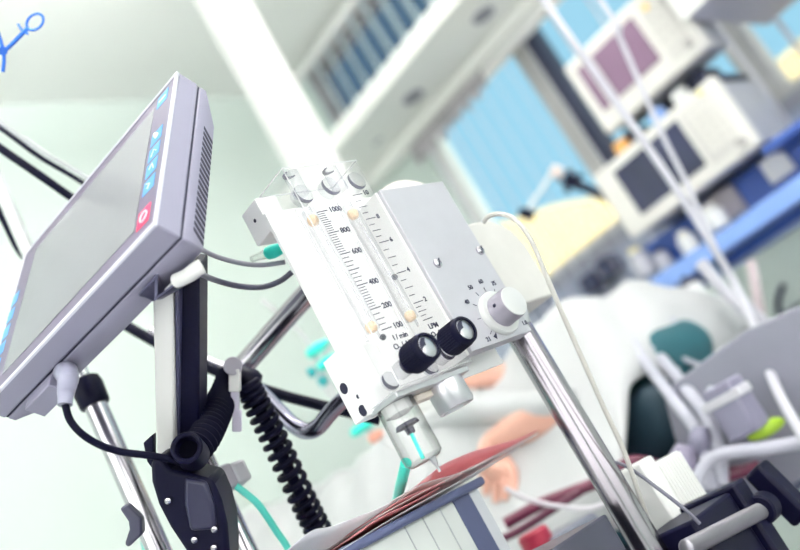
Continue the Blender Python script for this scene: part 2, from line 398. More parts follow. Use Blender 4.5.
# black knobs
for (x, z) in ((20, -184.5), (66, -181)):
    MB().lathe(mm(x, 1, z), -YA, [(0, .0045), (.008, .0045)], 24).build('knob_stem', clear('tube glass', (.965, .965, .975)), fm)
    k = MB(); N = 48; prof = [(.003, .0112), (.0042, .0124), (.0225, .0120), (.0255, .0116), (.0265, .0108), (.0265, .0092), (.0245, .0090)]
    k.lathe(mm(x, 0, z), -YA, prof, N)
    kb = k.build('flow_knob', blackp, fm)
    ri = MB()
    for i in range(36):
        a = 2*math.pi*i/36; d = V((math.cos(a), 0, math.sin(a)))
        ri.cyl(mm(x, -5, z)+d*.0123, mm(x, -21, z)+d*.01205, .00042, n=6)
    ri.build('grip_ribs', blackp, kb)
    MB().lathe(mm(x, -24.2, z), -YA, [(0, .0086), (.0008, .0086), (.0012, .0080)], 36).build('silver_cap', brushed, kb)
    cr = MB(); vs = []; fs = []; N = 16
    for i in range(N+1):
        a = math.radians(75+120*i/N); ro = .0079; r_in = .0079-.0058*math.sin(math.pi*i/N)
        for rr_ in (ro, r_in):
            for yy in (-25.3, -25.8): vs.append(mm(x, yy, z)+V((math.cos(a), 0, math.sin(a)))*rr_)
    for i in range(N):
        b = i*4
        for q_ in ((0, 1, 5, 4), (3, 2, 6, 7), (1, 3, 7, 5), (2, 0, 4, 6)): fs.append(tuple(b+t for t in q_))
    cr.add(vs, fs).build('pointer_mark', ink, kb)
# mixer plate with screws, dial and lettering
MB().box(mm(84.5, -4, -194.5), mm(166, 12, -34.5)).build('mixer_plate', silver, fm, bevel=.0007)
MB().box(mm(82.3, 0, -195), mm(84.6, 41, -34.5)).build('edge_strip', white, fm, bevel=.0004)
for x, z in ((101.5, -113), (160.5, -110.5)):
    s = MB(); s.lathe(mm(x, -4, z), -YA, [(0, .0044), (.0016, .0042), (.0028, .0028), (.003, .0015)], 28); so = s.build('screw', chrome, fm)
    MB().box((-.0040, -.0003, -.0005), (.0040, .0003, .0005), Matrix.Translation(mm(x, -6.9, z)) @ Matrix.Rotation(math.radians(-62), 4, 'Y')).build('slot', ink, so)
dc = mm(136.5, -4, -171)
d = MB(); d.lathe(dc, -YA, [(0, .0205), (.0035, .0205), (.0048, .0196), (.0048, .0150)], 56); db = d.build('dial', mat('pale dial collar', (.66, .67, .66), .35, .2), fm)
d = MB(); d.lathe(dc, -YA, [(.0046, .0146), (.0205, .0143), (.0222, .0138), (.0224, .0120)], 56); d.build('dial_grip', mat('shaded dial side', (.36, .34, .40), .4, .5, var=.02), db)  # shade on the dial's side is put into this darker colour
MB().lathe(dc, -YA, [(.0222, .0136), (.0230, .0134), (.0232, .0120)], 56).build('dial_face', mat('lit dial face', (.66, .66, .66), .38, .4, var=.02), db)  # lighter colour stands for the lit front of the same dial
MB().ball(dc+V((-.0136, -.013, .004)), .0017).build('set_screw', ink, db)
tx = MB()
for s_, an in (('75', 58), ('60', 85), ('50', 114), ('40', 146), ('', 178), ('21', 214), ('1.0', -30)):
    a = math.radians(an); dr = V((math.cos(a), 0, math.sin(a)))
    if an != -30:
        p0 = dc+dr*.0222; p1 = dc+dr*.0262; n_ = V((-dr.z, 0, dr.x))*.00022
        tx.prism([v+V((0, -.0004, 0)) for v in (p0+n_, p0-n_, p1-n_, p1+n_)], (0, .0005, 0))
    if s_: text_mb(tx, s_, dc+dr*(.0325 if an != -30 else .030)+V((0, -.0002, -.0019)), XA, ZA, .0056, 'CENTER')
a = math.radians(226); dr = V((math.cos(a), 0, math.sin(a))); nn = V((-dr.z, 0, dr.x))
tx.prism([v+V((0, -.0004, 0)) for v in (dc+dr*.0265-nn*.002, dc+dr*.0265+nn*.002, dc+dr*.0205)], (0, .0005, 0))
tx.build('dial_scale', ink, fm)
# cream rear housing with rounded shoulder
hp = []
for i in range(15):
    a = math.radians(90-90*i/14); hp.append((203+40*math.cos(a), -117+41*math.sin(a)))
poly = [(150, -166), (150, -76)]+hp+[(243, -166)]
MB().prism([mm(x, 8, z) for x, z in poly], (0, .070, 0)).build('rear_housing', mat('housing ivory', (.57, .56, .535), .45), fm, bevel=.002)
MB().box(mm(100, 46, -170), mm(190, 95, -40)).build('gas_block', mat('housing ivory', (.57, .56, .535), .45), fm, bevel=.004)
pk = MB(); pk.ball(mm(196, 72, -26), .042, 28, (1.1, .6, .95)); pk.build('dome_cap', mat('pinkish ivory plastic', (.83, .72, .69), .4), fm)
# outlets below
c = MB(); c.lathe(mm(64, 22, -205.5), -ZA, [(0, .0160), (.020, .0160), (.022, .0148), (.022, .0125), (.018, .0120)], 40); c.build('outlet_socket', brushed, fm)
j = MB(); j.lathe(mm(12, 28, -205.6), -ZA, [(0, .0155), (.040, .0160), (.046, .0155), (.049, .012), (.049, .004)], 40)
jar = j.build('water_trap_bowl', tubeclr, fm)
MB().lathe(mm(12, 28, -205.6), -ZA, [(0, .0125), (.008, .012), (.010, .006)], 32).build('trap_cap', clear('milky cap', (.9, .88, .9), 1, .2, milk=.5), jar)
MB().lathe(mm(13, 28, -222), -ZA, [(0, .009), (.003, .010), (.004, .004), (.009, .0035)], 24).build('trap_valve', ink, jar)
MB().tube([mm(13, 28, -229), mm(12, 28, -240), mm(11, 28, -252)], .0016, 10).build('inner_tube', teal, jar)
MB().lathe(mm(20, 28, -254), -ZA, [(0, .0028), (.004, .0022), (.007, .0012), (.012, .0010)], 16).build('drain_pin', brushed, jar)
MB().box(mm(30, 22, -211), mm(58, 34, -205.6)).build('spacer', mat('tan spacer', (.74, .66, .58), .5), fm, bevel=.001)
dtube = MB().tube([P(406, 463, .775), P(403, 476, .80), P(400, 488, .84), P(397, 502, .90)], .0050, 12)
tag(dtube.build('drain_tube', teal, None), 'teal drain tube leaving the clear bowl under the flowmeter', 'tube')
# cable looping over the housing
cb = MB(); pts = [P(484, 222, .80), P(489, 216, .79), P(500, 214, .775), P(514, 219, .765), P(531, 240, .755), P(548, 280, .755), P(566, 322, .76), P(585, 365, .765), P(604, 408, .77), P(621, 444, .775), P(633, 476, .78), P(641, 500, .785), P(652, 530, .79), P(668, 570, .80)]
tag(cb.tube(pts, .0022, 10).build('sensor_cable', mat('warm grey cable', (.50, .49, .46), .5)), 'thin grey cable looping over the mixer housing and down beside the steel pole', 'cable')

# ================================================================== steel pole, clamp, plug at lower right
px_, py_ = .652, .512
pole = thing('support_pole', (px_, py_, .4), 'thick polished steel pole carrying the flowmeter', 'pole')
MB().cyl((px_, py_, .4), (px_, py_, 1.128), .0138, n=40).build('tube', polesteel, pole)
MB().lathe((px_, py_, 1.128), ZA, [(0, .0138), (.010, .0165), (.014, .0165)], 40).build('top_collar', brushed, pole)
MB().lathe((px_, py_, .40), -ZA, [(-.02, .02), (.005, .03), (.38, .03), (.399, .12)], 40).build('pole_foot', brushed, pole)
y0 = .497
def F3(x0, x1, z0, z1, ya, yb): return (x0, ya, z0), (x1, yb, z1)
def cl(px, py): v = on(px, py, 1, y0); return v.x, v.z
# rail clamp with threaded screw
rc = thing('rail_clamp', (.72, .52, .60), 'black rail clamp with a threaded steel screw and black handle at the lower right corner', 'clamp')
b = MB(); b.box((.668, .470, .60), (.742, .535, .913)); b.build('clamp_body', blackp, rc, bevel=.003)
b = MB(); b.box((.742, .463, .60), (.764, .545, .917)); b.build('clamp_jaw', blackp, rc, bevel=.003)
b = MB(); zc, yc = .881, .50
N = 150; prof = []
N = 44
for i in range(N): prof += [(.0012*i, .0056), (.0012*i+.0006, .0078)]
A_ = on(686, 549, 1, .464); B_ = on(766, 508, 1, .464); b.lathe(A_, B_-A_, [(h_*(B_-A_).length/(.0012*N), r_) for h_, r_ in prof], 20); b.build('threaded_screw', mat('dull steel', (.34, .33, .37), .4, 1.0), rc, angle=180)
hd = MB(); K0 = on(760, 511, 1, .464); hd.lathe(K0, XA, [(0, .0125), (.002, .014), (.014, .014), (.016, .0125)], 32); hn = hd.build('knob_collar', blackp, rc)
b = MB(); b.box((-.011, -.011, -.030), (.011, .011, .030), Matrix.Translation(K0+V((.040, -.004, .002))) @ Matrix.Rotation(math.atan(-.27), 4, 'X')); b.build('knob_handle', blackp, rc, bevel=.004, seg=3)
# white ribbed plug
wp = thing('connector_plug', (.735, .53, .905), 'white ribbed plastic plug standing behind the black rail clamp', 'plug')
a = on(645, 463, 1, .53); c = on(661, 465, 1, .53)
whitep = mat('white ribbed plastic', (.86, .86, .85), .4, var=.01)
MB().box((.728, .528, .86), (.752, .565, .972)).build('plug_shell', whitep, wp, bevel=.003)
pb = MB(); pb.box((.752, .532, .86), (.800, .570, .962)); pv = pb.build('plug_body', whitep, wp, bevel=.002)
r = MB()
for i in range(9): r.box((.7555+.005*i, .5295, .885), (.7580+.005*i, .534, .960))
r.build('grip_ribs', whitep, pv, bevel=.0006)
MB().box((.7525, .529, .868), (.7995, .533, .882)).build('plug_rim', whitep, pv, bevel=.001)
cb = MB().tube([P(600, 462, .83), P(618, 463, .80), P(634, 471, .79), P(660, 490, .77), P(688, 512, .755), P(700, 524, .75)], .0016, 8)
tag(cb.build('thin_lead', mat('dark grey lead', (.12, .12, .16), .5)), 'thin dark grey lead crossing in front of the white plug', 'cable')
# dark steel bracket plate by the pole
bp_ = MB(); A = on(606, 513, 1, .49)
bp_.box((A.x-.075, .49, .60), (A.x, .60, A.z))
tag(bp_.build('bracket_plate', mat('dark glossy steel', (.035, .035, .06), .35, .0, var=.1), bevel=.002), 'dark glossy metal box plate left of the pole foot', 'bracket')

# ================================================================== equipment box with leaflets
BX1, BZ = on(479, 477, 1, .60).x, on(479, 477, 1, .60).z
BX0 = BX1-.26
box = thing('equipment_cabinet', (BX1-.13, .68, .50), 'pale grey equipment cabinet with a slate blue rim and stripe under the red leaflets', 'cabinet')
slate = mat('slate blue plastic', (.085, .10, .20), .4, var=.06)
palebox = mat('pale grey enamel', (.66, .69, .67), .45, var=.02)
MB().box((BX0+.012, .604, .50), (BX1-.004, .80, BZ-.006)).build('body', palebox, box, bevel=.004)
xs = [on(450, 496, 1, .603).x, on(466, 489, 1, .603).x]
MB().box((xs[0], .6025, .50), (xs[1], .606, BZ-.007)).build('stripe', slate, box)
MB().box((xs[1], .6025, .50), (BX1-.006, .606, BZ-.007)).build('side_panel', mat('cool grey enamel', (.60, .62, .66), .4), box, bevel=.001)
sm = MB()
for q in ((437, 503), (420, 512), (402, 521)):
    x = on(*q, 1, .603).x; sm.box((x-.0004, .6032, .50), (x+.0004, .6045, BZ-.008))
sm.build('seam_lines', mat('seam grey', (.42, .44, .46), .5), box)
MB().box((BX0-.02, .594, BZ-.008), (BX1, .81, BZ)).build('rim', slate, box, bevel=.003, seg=3)
MB().box((BX0-.02, .596, BZ-.02), (BX0+.016, .81, BZ-.006)).build('rim_corner', slate, box, bevel=.002)
def paper(name, col):
    m = mat(name, col, .65, var=.03); nt = m.node_tree; out = nt.nodes['Material Output']; b = nt.nodes['Principled BSDF']
    tl = nt.nodes.new('ShaderNodeBsdfTranslucent'); tl.inputs[0].default_value = (*col, 1)
    mx = nt.nodes.new('ShaderNodeMixShader'); mx.inputs[0].default_value = .55
    nt.links.new(b.outputs[0], mx.inputs[1]); nt.links.new(tl.outputs[0], mx.inputs[2]); nt.links.new(mx.outputs[0], out.inputs[0]); return m
redp = paper('red leaflet paper', (.90, .50, .53)); pinkp = paper('pink leaflet paper', (.92, .74, .74))
pale = paper('pale leaflet paper', (.92, .86, .86)); whitepaper = paper('white paper', (.88, .88, .91))
def sheet(name, label, cat, pts_low, pts_top, m, yf=.594, dy=.19, th=.0006, group=None):
    # front edge from pixels on the plane y=yf: a sheet arched at the front and flat at the back
    top = [on(x, y, 1, yf) for x, y in pts_top]; low = [on(x, y, 1, yf) for x, y in pts_low]
    ts = spline(top, 8); n = len(ts); mb = MB(); vs = []; fs = []; K = 8
    def base(x):
        if x <= low[0].x: return low[0].z
        for p, q_ in zip(low, low[1:]):
            if x <= q_.x: return p.z+(q_.z-p.z)*(x-p.x)/max(q_.x-p.x, 1e-6)
        return low[-1].z
    for i, t in enumerate(ts):
        for k in range(K+1):
            v = k/K; zb = base(t.x)
            vs.append(V((t.x-.0*v, yf+dy*v, zb+(t.z-zb)*(1-v)**1.5)))
    for i in range(n-1):
        for k in range(K): fs.append((i*(K+1)+k, i*(K+1)+k+1, (i+1)*(K+1)+k+1, (i+1)*(K+1)+k))
    mb.add(vs, fs); o = mb.build(name, m, solid=th); tag(o, label, cat, group); return o
G = 'leaflets on the equipment cabinet'
sheet('paper_sheet', 'white bottom sheet of the leaflet pile, reaching out at its left end', 'paper', [(338, 553), (477, 473), (520, 449)], [(338, 552), (400, 514), (477, 472), (520, 447)], whitepaper, group=G)
sheet('leaflet', 'dark red leaflet with its edge curled at the left end of the pile', 'leaflet', [(362, 532), (410, 506), (440, 488)], [(362, 531), (372, 522.5), (390, 512.5), (408, 504.5), (440, 487.5)], redp, yf=.5935, group=G)
sheet('leaflet', 'pale pink leaflet low in the pile, its right tip past the cabinet edge', 'leaflet', [(380, 516), (470, 470), (535, 436)], [(380, 515), (430, 488), (480, 463), (539, 432)], pale, yf=.593, group=G)
sheet('leaflet', 'small pink leaflet curl in the middle of the pile', 'leaflet', [(388, 509), (420, 495), (445, 482)], [(388, 508), (400, 500.5), (416, 493), (430, 487.5), (445, 481.5)], redp, yf=.5925, group=G)
sheet('leaflet', 'pink leaflet curled up left of the big red leaf', 'leaflet', [(400, 501), (440, 484), (462, 474)], [(400, 500), (414, 489), (430, 481.5), (446, 477.5), (462, 473.5)], pinkp, yf=.592, group=G)
sheet('leaflet', 'white leaflet lying under the big red curled leaf', 'leaflet', [(398, 498), (450, 477), (541, 432)], [(398, 497), (425, 483), (456, 474), (490, 459), (538, 434)], pale, yf=.5915, group=G)
sheet('leaflet', 'large red leaf curling open on top of the pile', 'leaflet', [(430, 482), (455, 476.5), (490, 458), (537, 432)], [(430, 480), (434, 472), (442, 465.5), (456, 458.5), (478, 450), (500, 444), (520, 438), (537, 430)], redp, yf=.591, group=G)
sheet('paper_sheet', 'loose white paper hanging over the left end of the cabinet', 'paper', [(290, 553), (340, 540), (405, 503)], [(290, 548), (312, 531), (330, 527), (352, 519), (380, 508), (405, 496)], whitepaper, yf=.60, dy=.15, group=None)

# ================================================================== touchscreen monitor
RM = Matrix(((.2042, .8153, .5420), (-.9789, .1660, .1191), (.0072, -.5548, .8320)))
OM = V((.3259, .4819, 1.2755))
T = lambda x, y, z: OM + RM @ V((x*.001, y*.001, z*.001))
M4 = Matrix.Translation(OM) @ RM.to_4x4() @ Matrix.Scale(.001, 4)
wM, hM = 271.3, 185.0
mon = thing('touchscreen_monitor', T(-135, 20, 0), 'grey tilted touchscreen monitor with blue touch icons and a red alarm icon', 'monitor')
MB().box((-wM, .8, 0), (0, 21.3, hM), M4).build('front_shell', lav, mon, bevel=.0016, seg=3)
# pale bezel rim around the front
bz = MB()
for a, b in (((-wM, 0, 0), (0, 3, 4)), ((-wM, 0, hM-4), (0, 3, hM)), ((-wM, 0, 4), (-wM+4, 3, hM-4)), ((-3.2, 0, 4), (0, 3, hM-4))): bz.box(a, b, M4)
bz.build('bezel_rim', lavlight, mon, bevel=.0008)
MB().box((-wM+4, .5, 4), (-3.2, 3, hM-4), M4).build('bezel', mat('mauve grey bezel', (.14, .115, .185), .35, var=.04), mon)
scr = MB().box((-240, .1, 18), (-31, 2, 167), M4)
scr.build('screen', mat('unlit grey screen', (.23, .235, .26), .25, var=.01, spec=.6), mon)
icb = mat('blue touch icon', (.07, .30, .66), .4, emit=(.2, .6, 1), strength=.12)
icw = mat('white icon glyph', (.85, .93, 1), .4); icr = mat('red alarm icon', (.80, .03, .12), .4, emit=(.9, .05, .12), strength=.25)
for k, z in enumerate((167, 117, 97.5, 78.5, 58.5)):
    i = MB(); i.box((-26.5, .15, z-7.5), (-11, .5, z+7.5), M4); io = i.build('touch_icon', icb, mon)
    gl = MB()
    if k == 1: gl.ball(T(-18.5, .15, z), .0028, 12)
    elif k == 2: gl.tube([T(-22, 0, z-4), T(-19, 0, z+3), T(-15, 0, z-2)], .0005, 6, 1)
    elif k == 3: gl.tube([T(-22, 0, z), T(-18, 0, z+4), T(-15, 0, z-4)], .0005, 6, 1)
    elif k == 4: gl.tube([T(-23, 0, z+4), T(-17, 0, z), T(-20, 0, z-4)], .0005, 6, 1)
    else: gl.box((-24, 0, z-1), (-14, .2, z+1), M4)
    gl.build('icon_glyph', icw, io)
i = MB(); i.box((-27, .15, 14.5), (-11, .5, 33), M4); io = i.build('alarm_icon', icr, mon)
rg = MB(); c_ = [T(-19+4.5*math.cos(t*.5236), .0, 24+5*math.sin(t*.5236)) for t in range(13)]; rg.tube(c_, .0006, 6, 1); rg.build('icon_glyph', icw, io)
for z in (119, 99, 79, 60, 40):
    MB().box((-wM+3.5 if 0 else -268, .15, z-7), (-256, .5, z+7), M4).build('touch_icon', icb, mon)
# seam and tapered back shell
MB().box((-wM+1.2, 21.0, 1.2), (-1.2, 23.0, hM-1.2), M4).build('seam', ink, mon)
fr = [(-wM+.6, .6), (-.6, .6), (-.6, hM-.6), (-wM+.6, hM-.6)]; md = fr; bk_ = [(-wM+14, 12), (-12, 12), (-12, hM-26), (-wM+14, hM-26)]
vs = [M4 @ V((x, 23, z)) for x, z in fr]+[M4 @ V((x, 29.5, z)) for x, z in fr]+[M4 @ V((x, 47, z)) for x, z in bk_]
fs = [(0, 1, 2, 3), (8, 9, 10, 11)]+[(o+k, o+(k+1) % 4, o+4+(k+1) % 4, o+4+k) for o in (0, 4) for k in range(4)]
bs = MB().add(vs, fs).build('back_shell', lav, mon, bevel=.0012)
vt = MB()
for k in range(19):
    z = 16+6.6*k; q_ = .12; q2 = .94
    def sl(t): return (-.6-11.4*t, 29.5+17.5*t)
    (xa, ya), (xb2, yb2) = sl(q_), sl(q2)
    vt.prism([M4 @ V(p) for p in ((xa+.25, ya+.2, z), (xb2+.25, yb2+.2, z), (xb2+.25, yb2+.2, z+3.4), (xa+.25, ya+.2, z+3.4))], (M4.to_3x3() @ V((-1.2, -1, 0))))
vt.build('vent_slots', ink, bs)
# connectors below
MB().box((-238, 24, -9), (-196, 42, 4), M4).build('port_cover', lav, mon, bevel=.001)
pg = MB(); pg.tube([T(-188, 32, 4), P(68, 378, .69), P(66, 392, .685), P(65, 405, .68)], lambda t: .0098-.0042*min(1, t*1.15), 20, 4)
pgo = pg.build('cable_plug', mat('grey plug', (.30, .30, .40), .35), mon)
cb = MB().tube([P(65, 404, .68), P(70, 420, .68), P(82, 434, .68), P(100, 445, .69), P(122, 452, .70), P(146, 455, .71), P(170, 459, .72), P(194, 465, .73)], .0029, 12)
tag(cb.build('monitor_cable', navy), 'black cable drooping from the monitor plug to the arm joint', 'cable')
# arm under the monitor
arm = thing('monitor_stand', P(180, 460, .78), 'white and black support stand that carries the touchscreen monitor', 'stand')
def quadbar(name, p0, p1, w0, dep, m, par, off=0.0, bevel=.002):
    a, b = V(p0), V(p1); ax = (b-a).normalized(); side = ax.cross(FW).normalized(); dn = side.cross(ax).normalized()
    if dn.dot(FW) < 0: dn = -dn
    mb = MB(); vs = []
    for p in (a, b):
        for s, t in ((-1, 0), (1, 0), (1, 1), (-1, 1)): vs.append(p+side*(s*w0/2)+dn*(t*dep))
    mb.add(vs, [(0, 1, 2, 3), (4, 5, 6, 7)]+[(k, (k+1) % 4, 4+(k+1) % 4, 4+k) for k in range(4)])
    return mb.build(name, m, par, bevel=bevel)
quadbar('cover', P(162.5, 280, .70), P(166, 476, .79), .0165, .03, white, arm)
quadbar('beam', P(185.5, 268, .705), P(187, 462, .79), .0215, .03, blackp, arm)
quadbar('groove', P(177, 290, .703), P(178, 440, .78), .0035, .01, mat('dark slate trim', (.05, .05, .11), .3), arm, bevel=.0008)
mp = MB(); mp.prism([P(157, 296, .66), P(199, 264, .655), P(194, 278, .665), P(154, 301, .67), P(136, 296, .66), P(158, 271, .655)], FW*.02)
mp.build('tilt_head', mat('dark hinge metal', (.08, .08, .14), .3, .4), arm, bevel=.002)
hn = MB(); hn.tube([P(176, 281, .66), P(187, 276, .655), P(195, 270, .65), P(202, 266, .65)], .0055, 16); hn.build('hinge_lever', white, arm)
# pivot housing
ph = MB(); poly = [(150, 462), (158, 456), (170, 470), (190, 474), (212, 480), (221, 500), (227, 525), (229, 552), (228, 580), (200, 580), (186, 552), (170, 528), (158, 505), (151, 482)]
ph.prism([P(x, y, .735) for x, y in poly], FW*.05); pho = ph.build('pivot_housing', blackp, arm, bevel=.006, seg=3)
pp = MB(); pp.prism([P(x, y, .731) for x, y in ((184, 478), (206, 482), (214, 505), (216, 530), (190, 532), (184, 505))], FW*.02); pp.build('pivot_plate', mat('dark slate plate', (.018, .018, .05), .35), pho, bevel=.003)
for q in ((168, 501), (214.5, 529.5), (194.5, 540), (214, 548)):
    MB().lathe(P(*q, .729), -FW, [(-.006, .0028), (.001, .0026), (.002, .0012)], 20).build('screw', chrome, arm)
jc = MB(); ja = P(194, 456, .745); jb = P(186, 447, .718); jl = (jb-ja).length; jc.lathe(ja, jb-ja, [(0, .0135), (jl, .0130), (jl, .0090), (jl-.012, .0085)], 32); jc.build('joint_sleeve', blackp, arm, bevel=.002)
MB().cyl(ja.lerp(jb, .45), ja.lerp(jb, .62), .0088, n=24).build('sleeve_bore', mat('deep black bore', (.002, .002, .006), .9, spec=.05), arm)
fin = MB(); fin.prism([P(x, y, .74) for x, y in ((143, 443), (153, 434), (153, 470), (147, 462))], FW*.01); fin.build('cable_fin', blackp, arm, bevel=.001)
wn = MB(); wn.prism([P(x, y, .745) for x, y in ((119, 509), (126, 505), (141, 519), (142, 535), (128, 548), (124, 545), (129, 530), (128, 522))], FW*.012)
wnb = wn.build('wing_knob', mat('grey black plastic', (.05, .05, .085), .35), None, bevel=.003); tag(wnb, 'black wing knob beside the chrome drip stand at the lower left', 'knob')

# ================================================================== chrome stands at the left
v0 = P(80, 370, .9)
st = thing('drip_stand', (v0.x, v0.y, 0), 'chrome drip stand with a black collar behind the touchscreen monitor', 'stand')
MB().cyl((v0.x, v0.y, .03), (v0.x, v0.y, 1.30), .0115, n=28).build('outer_tube', chrome, st)
MB().cyl((v0.x, v0.y, 1.25), (v0.x, v0.y, 2.10), .0075, n=28).build('inner_tube', mat('bright steel', (.86, .86, .88), .25, .8, var=.02), st)
zc = P(94, 392, .9).z
MB().lathe((v0.x, v0.y, zc-.016), ZA, [(0, .0135), (.002, .0150), (.022, .0158), (.029, .0142), (.031, .0115)], 28).build('clamp_collar', blackp, st)
MB().lathe((v0.x, v0.y, 0.0), ZA, [(0, .12), (.02, .11), (.04, .03)], 36).build('stand_foot', brushed, st)
hk = MB(); tp = V((v0.x, v0.y, 2.08)); 
h0 = P(-30, 78, .9)
hk.tube([V((v0.x, v0.y, P(-48, 90, .9).z)), P(-40, 60, .88), P(-30, 45, .87), P(-12, 45, .86)], .003, 10); hk.build('hook_arm', chrome, st)
v1 = P(230, 510, .86)
s2_ = thing('side_rod', (v1.x, v1.y, .3), 'thin chrome rod right of the black pivot housing', 'rod')
MB().cyl((v1.x, v1.y, .3), (v1.x, v1.y, P(190, 430, .86).z), .0085, n=24).build('tube', chrome, s2_)
cp = thing('tube_clamp', P(228, 482, .84), 'grey block clamp on the thin chrome rod holding a turquoise tube', 'clamp')
M5 = Matrix.Translation(P(222, 480, .84))
MB().box((-.020, -.014, -.013), (.008, .014, .011), M5).build('block', mat('grey clamp plastic', (.42, .40, .46), .4), cp, bevel=.003)
MB().box((.008, -.012, -.011), (.024, .012, .010), M5).build('block_front', mat('pale clamp plastic', (.60, .59, .64), .4), cp, bevel=.003)
tt = MB().tube([P(236, 486, .83), P(244, 492, .83), P(257, 503, .83), P(268, 518, .835), P(277, 532, .84), (P(286, 545, .845)), P(300, 570, .85)], .0034, 12)
tag(tt.build('turquoise_tube', tealpale), 'turquoise tube running down from the grey block clamp', 'tube')
tt = MB().tube([P(140, 520, .93), P(143, 535, .93), P(148, 560, .93), P(155, 590, .93)], .0034, 12)
tag(tt.build('turquoise_tube', tealpale), 'short turquoise tube behind the chrome drip stand', 'tube')
# blue forceps hanging at the upper left
fc = thing('forceps', P(20, 40, .85), 'blue metal forceps hanging in the upper left corner', 'forceps')
bluem = mat('blue anodised metal', (.04, .16, .62), .3, .7)
def ringp(c, a, b, ang, d):
    return [P(c[0]+a*math.cos(t*math.pi/10)*math.cos(ang)-b*math.sin(t*math.pi/10)*math.sin(ang), c[1]+a*math.cos(t*math.pi/10)*math.sin(ang)+b*math.sin(t*math.pi/10)*math.cos(ang), d) for t in range(21)]
m = MB(); m.tube(ringp((35, 22), 9.5, 7, -.75, .86), .0013, 8, 1); m.tube([P(28, 28, .86), P(22, 34, .86), P(10, 46, .86), P(3, 51, .86), P(-14, 58, .86)], .0021, 10); m.build('handle_shank', bluem, fc)
m = MB(); m.tube(ringp((6, 66), 0.1, 0.1, 0, .855), .0008, 6, 1) if 0 else m.tube([P(3, 72, .855), P(4, 60, .855), P(3, 50, .855), P(-3, 30, .855), P(-12, 12, .855)], .0018, 10); m.build('handle_shank', bluem, fc)
MB().cyl(P(3, 51, .850), P(3, 51, .866), .0042, n=16).build('pivot_screw', bluem, fc)
m = MB(); m.tube([P(18, 24, .86), P(22, 30, .86), P(28, 34, .86)], .0012, 8); m.build('ratchet', bluem, fc)
# hoses and rails behind
def hose(name, label, pts, r, m, cat='hose', n=12): return tag(MB().tube(pts, r, n).build(name, m), label, cat)
greyt = mat('translucent grey tube', (.72, .70, .76), .3)
hose('air_hose', 'upper thin black air hose behind the touchscreen monitor', [P(-60, 88, .96), P(0, 128, .96), P(40, 157, .96), P(80, 181, .97), P(140, 222, .98), P(200, 300, 1.0)], .0027, navy)
hose('clear_tube', 'pale clear tube beside the upper black air hose', [P(-60, 82, .965), P(0, 122, .965), P(40, 150, .965), P(82, 175, .975), P(140, 215, .985), P(200, 290, 1.0)], .0028, clear('lilac clear tube', (.94, .92, .96), 1.0, .15, milk=.15), 'tube')
hose('air_hose', 'lower thick black air hose behind the touchscreen monitor', [P(-60, 105, .93), P(0, 148, .93), P(35, 172, .93), P(68, 195, .94), P(120, 232, .95), P(180, 300, .97)], .0044, navy)
hose('air_hose', 'black hose bowing past the left edge behind the drip stand', [P(-40, 150, 1.0), P(-10, 190, 1.0), P(8, 225, 1.0), P(24, 254, 1.0), P(60, 290, .99), P(108, 315, .98), P(150, 339, .97), P(205, 366, .96), P(238, 380, .95), P(285, 396, .94), P(340, 410, .93), P(380, 420, .93)], .0058, navy)
hose('steel_rail', 'thin steel rail running beside the black hose left of the clip', [P(150, 330, 1.0), P(200, 357, .99), P(236, 371, .98), P(252, 374, .98)], .0045, chrome, 'rail')
hose('steel_rail', 'bent dark steel rail joining the lower bracket of the flowmeter', [P(236, 372, .90), P(256, 388, .90), P(276, 408, .89), P(292, 424, .88), P(306, 431, .87), P(318, 427, .86), P(330, 413, .85), P(344, 399, .84), P(362, 386, .83)], .0082, mat('dark polished steel', (.34, .33, .42), .2, 1.0), 'rail')
hose('diagonal_rail', 'thick polished steel rail rising diagonally to the back of the flowmeter', [P(236, 374, .92), P(275, 330, .90), P(330, 268, .86)], .0112, chrome, 'rail', 24)
hose('gas_tube', 'upper thin grey gas tube curving to the flowmeter back', [P(195, 246, .74), P(215, 256, .77), P(240, 263, .79), P(262, 265, .80), P(285, 262, .80)], .0022, mat('smoky tube', (.30, .30, .36), .3), 'tube')
hose('gas_tube', 'lower thin dark gas tube curving to the flowmeter back', [P(196, 272, .70), P(215, 280, .76), P(238, 286, .79), P(262, 287, .80), P(280, 281, .80), P(292, 272, .80)], .0026, mat('dark smoky tube', (.08, .08, .13), .3), 'tube')
tcx = thing('tube_connector', P(276, 250, .80), 'teal tube connector below the upper bracket of the flowmeter', 'connector')
m = MB(); m.lathe(P(266, 254, .80), P(288, 246, .79)-P(266, 254, .80), [(0, .004), (.002, .0058), (.008, .0064), (.012, .0058), (.020, .0045)], 20); m.build('body', teal, tcx)
MB().lathe(P(266, 254, .80), P(266, 254, .80)-P(288, 246, .79), [(0, .0045), (.008, .0035), (.016, .0028)], 20).build('luer_tip', tubeclr, tcx)
# clear cable clip
ck = thing('cable_clip', P(234, 400, .81), 'white and clear plastic clip hanging between the two corrugated black hoses', 'clip')
def upbox(mb, cx, cyt, cyb, w, d, dep):
    a = P(cx, cyt, d); b = P(cx, cyb, d); s = CX*(w/FPX*d/2)
    mb.prism([a-s, a+s, b+s, b-s], FW*dep); return mb
upbox(MB(), 234, 369, 392, 11, .81, .010).build('clip_body', white, ck, bevel=.001)
upbox(MB(), 234.5, 392, 411, 8, .812, .007).build('clip_stem', mat('lilac clear plastic', (.66, .62, .76), .3), ck, bevel=.001)
upbox(MB(), 236.5, 410, 432, 9, .812, .005).build('clip_tab', mat('lilac clear plastic', (.66, .62, .76), .3), ck, bevel=.001)
MB().cyl(P(233, 366, .81), P(233, 366, .86), .0085, n=24).build('clip_eye', mat('grey clamp plastic', (.42, .40, .46), .4), ck, bevel=.001)
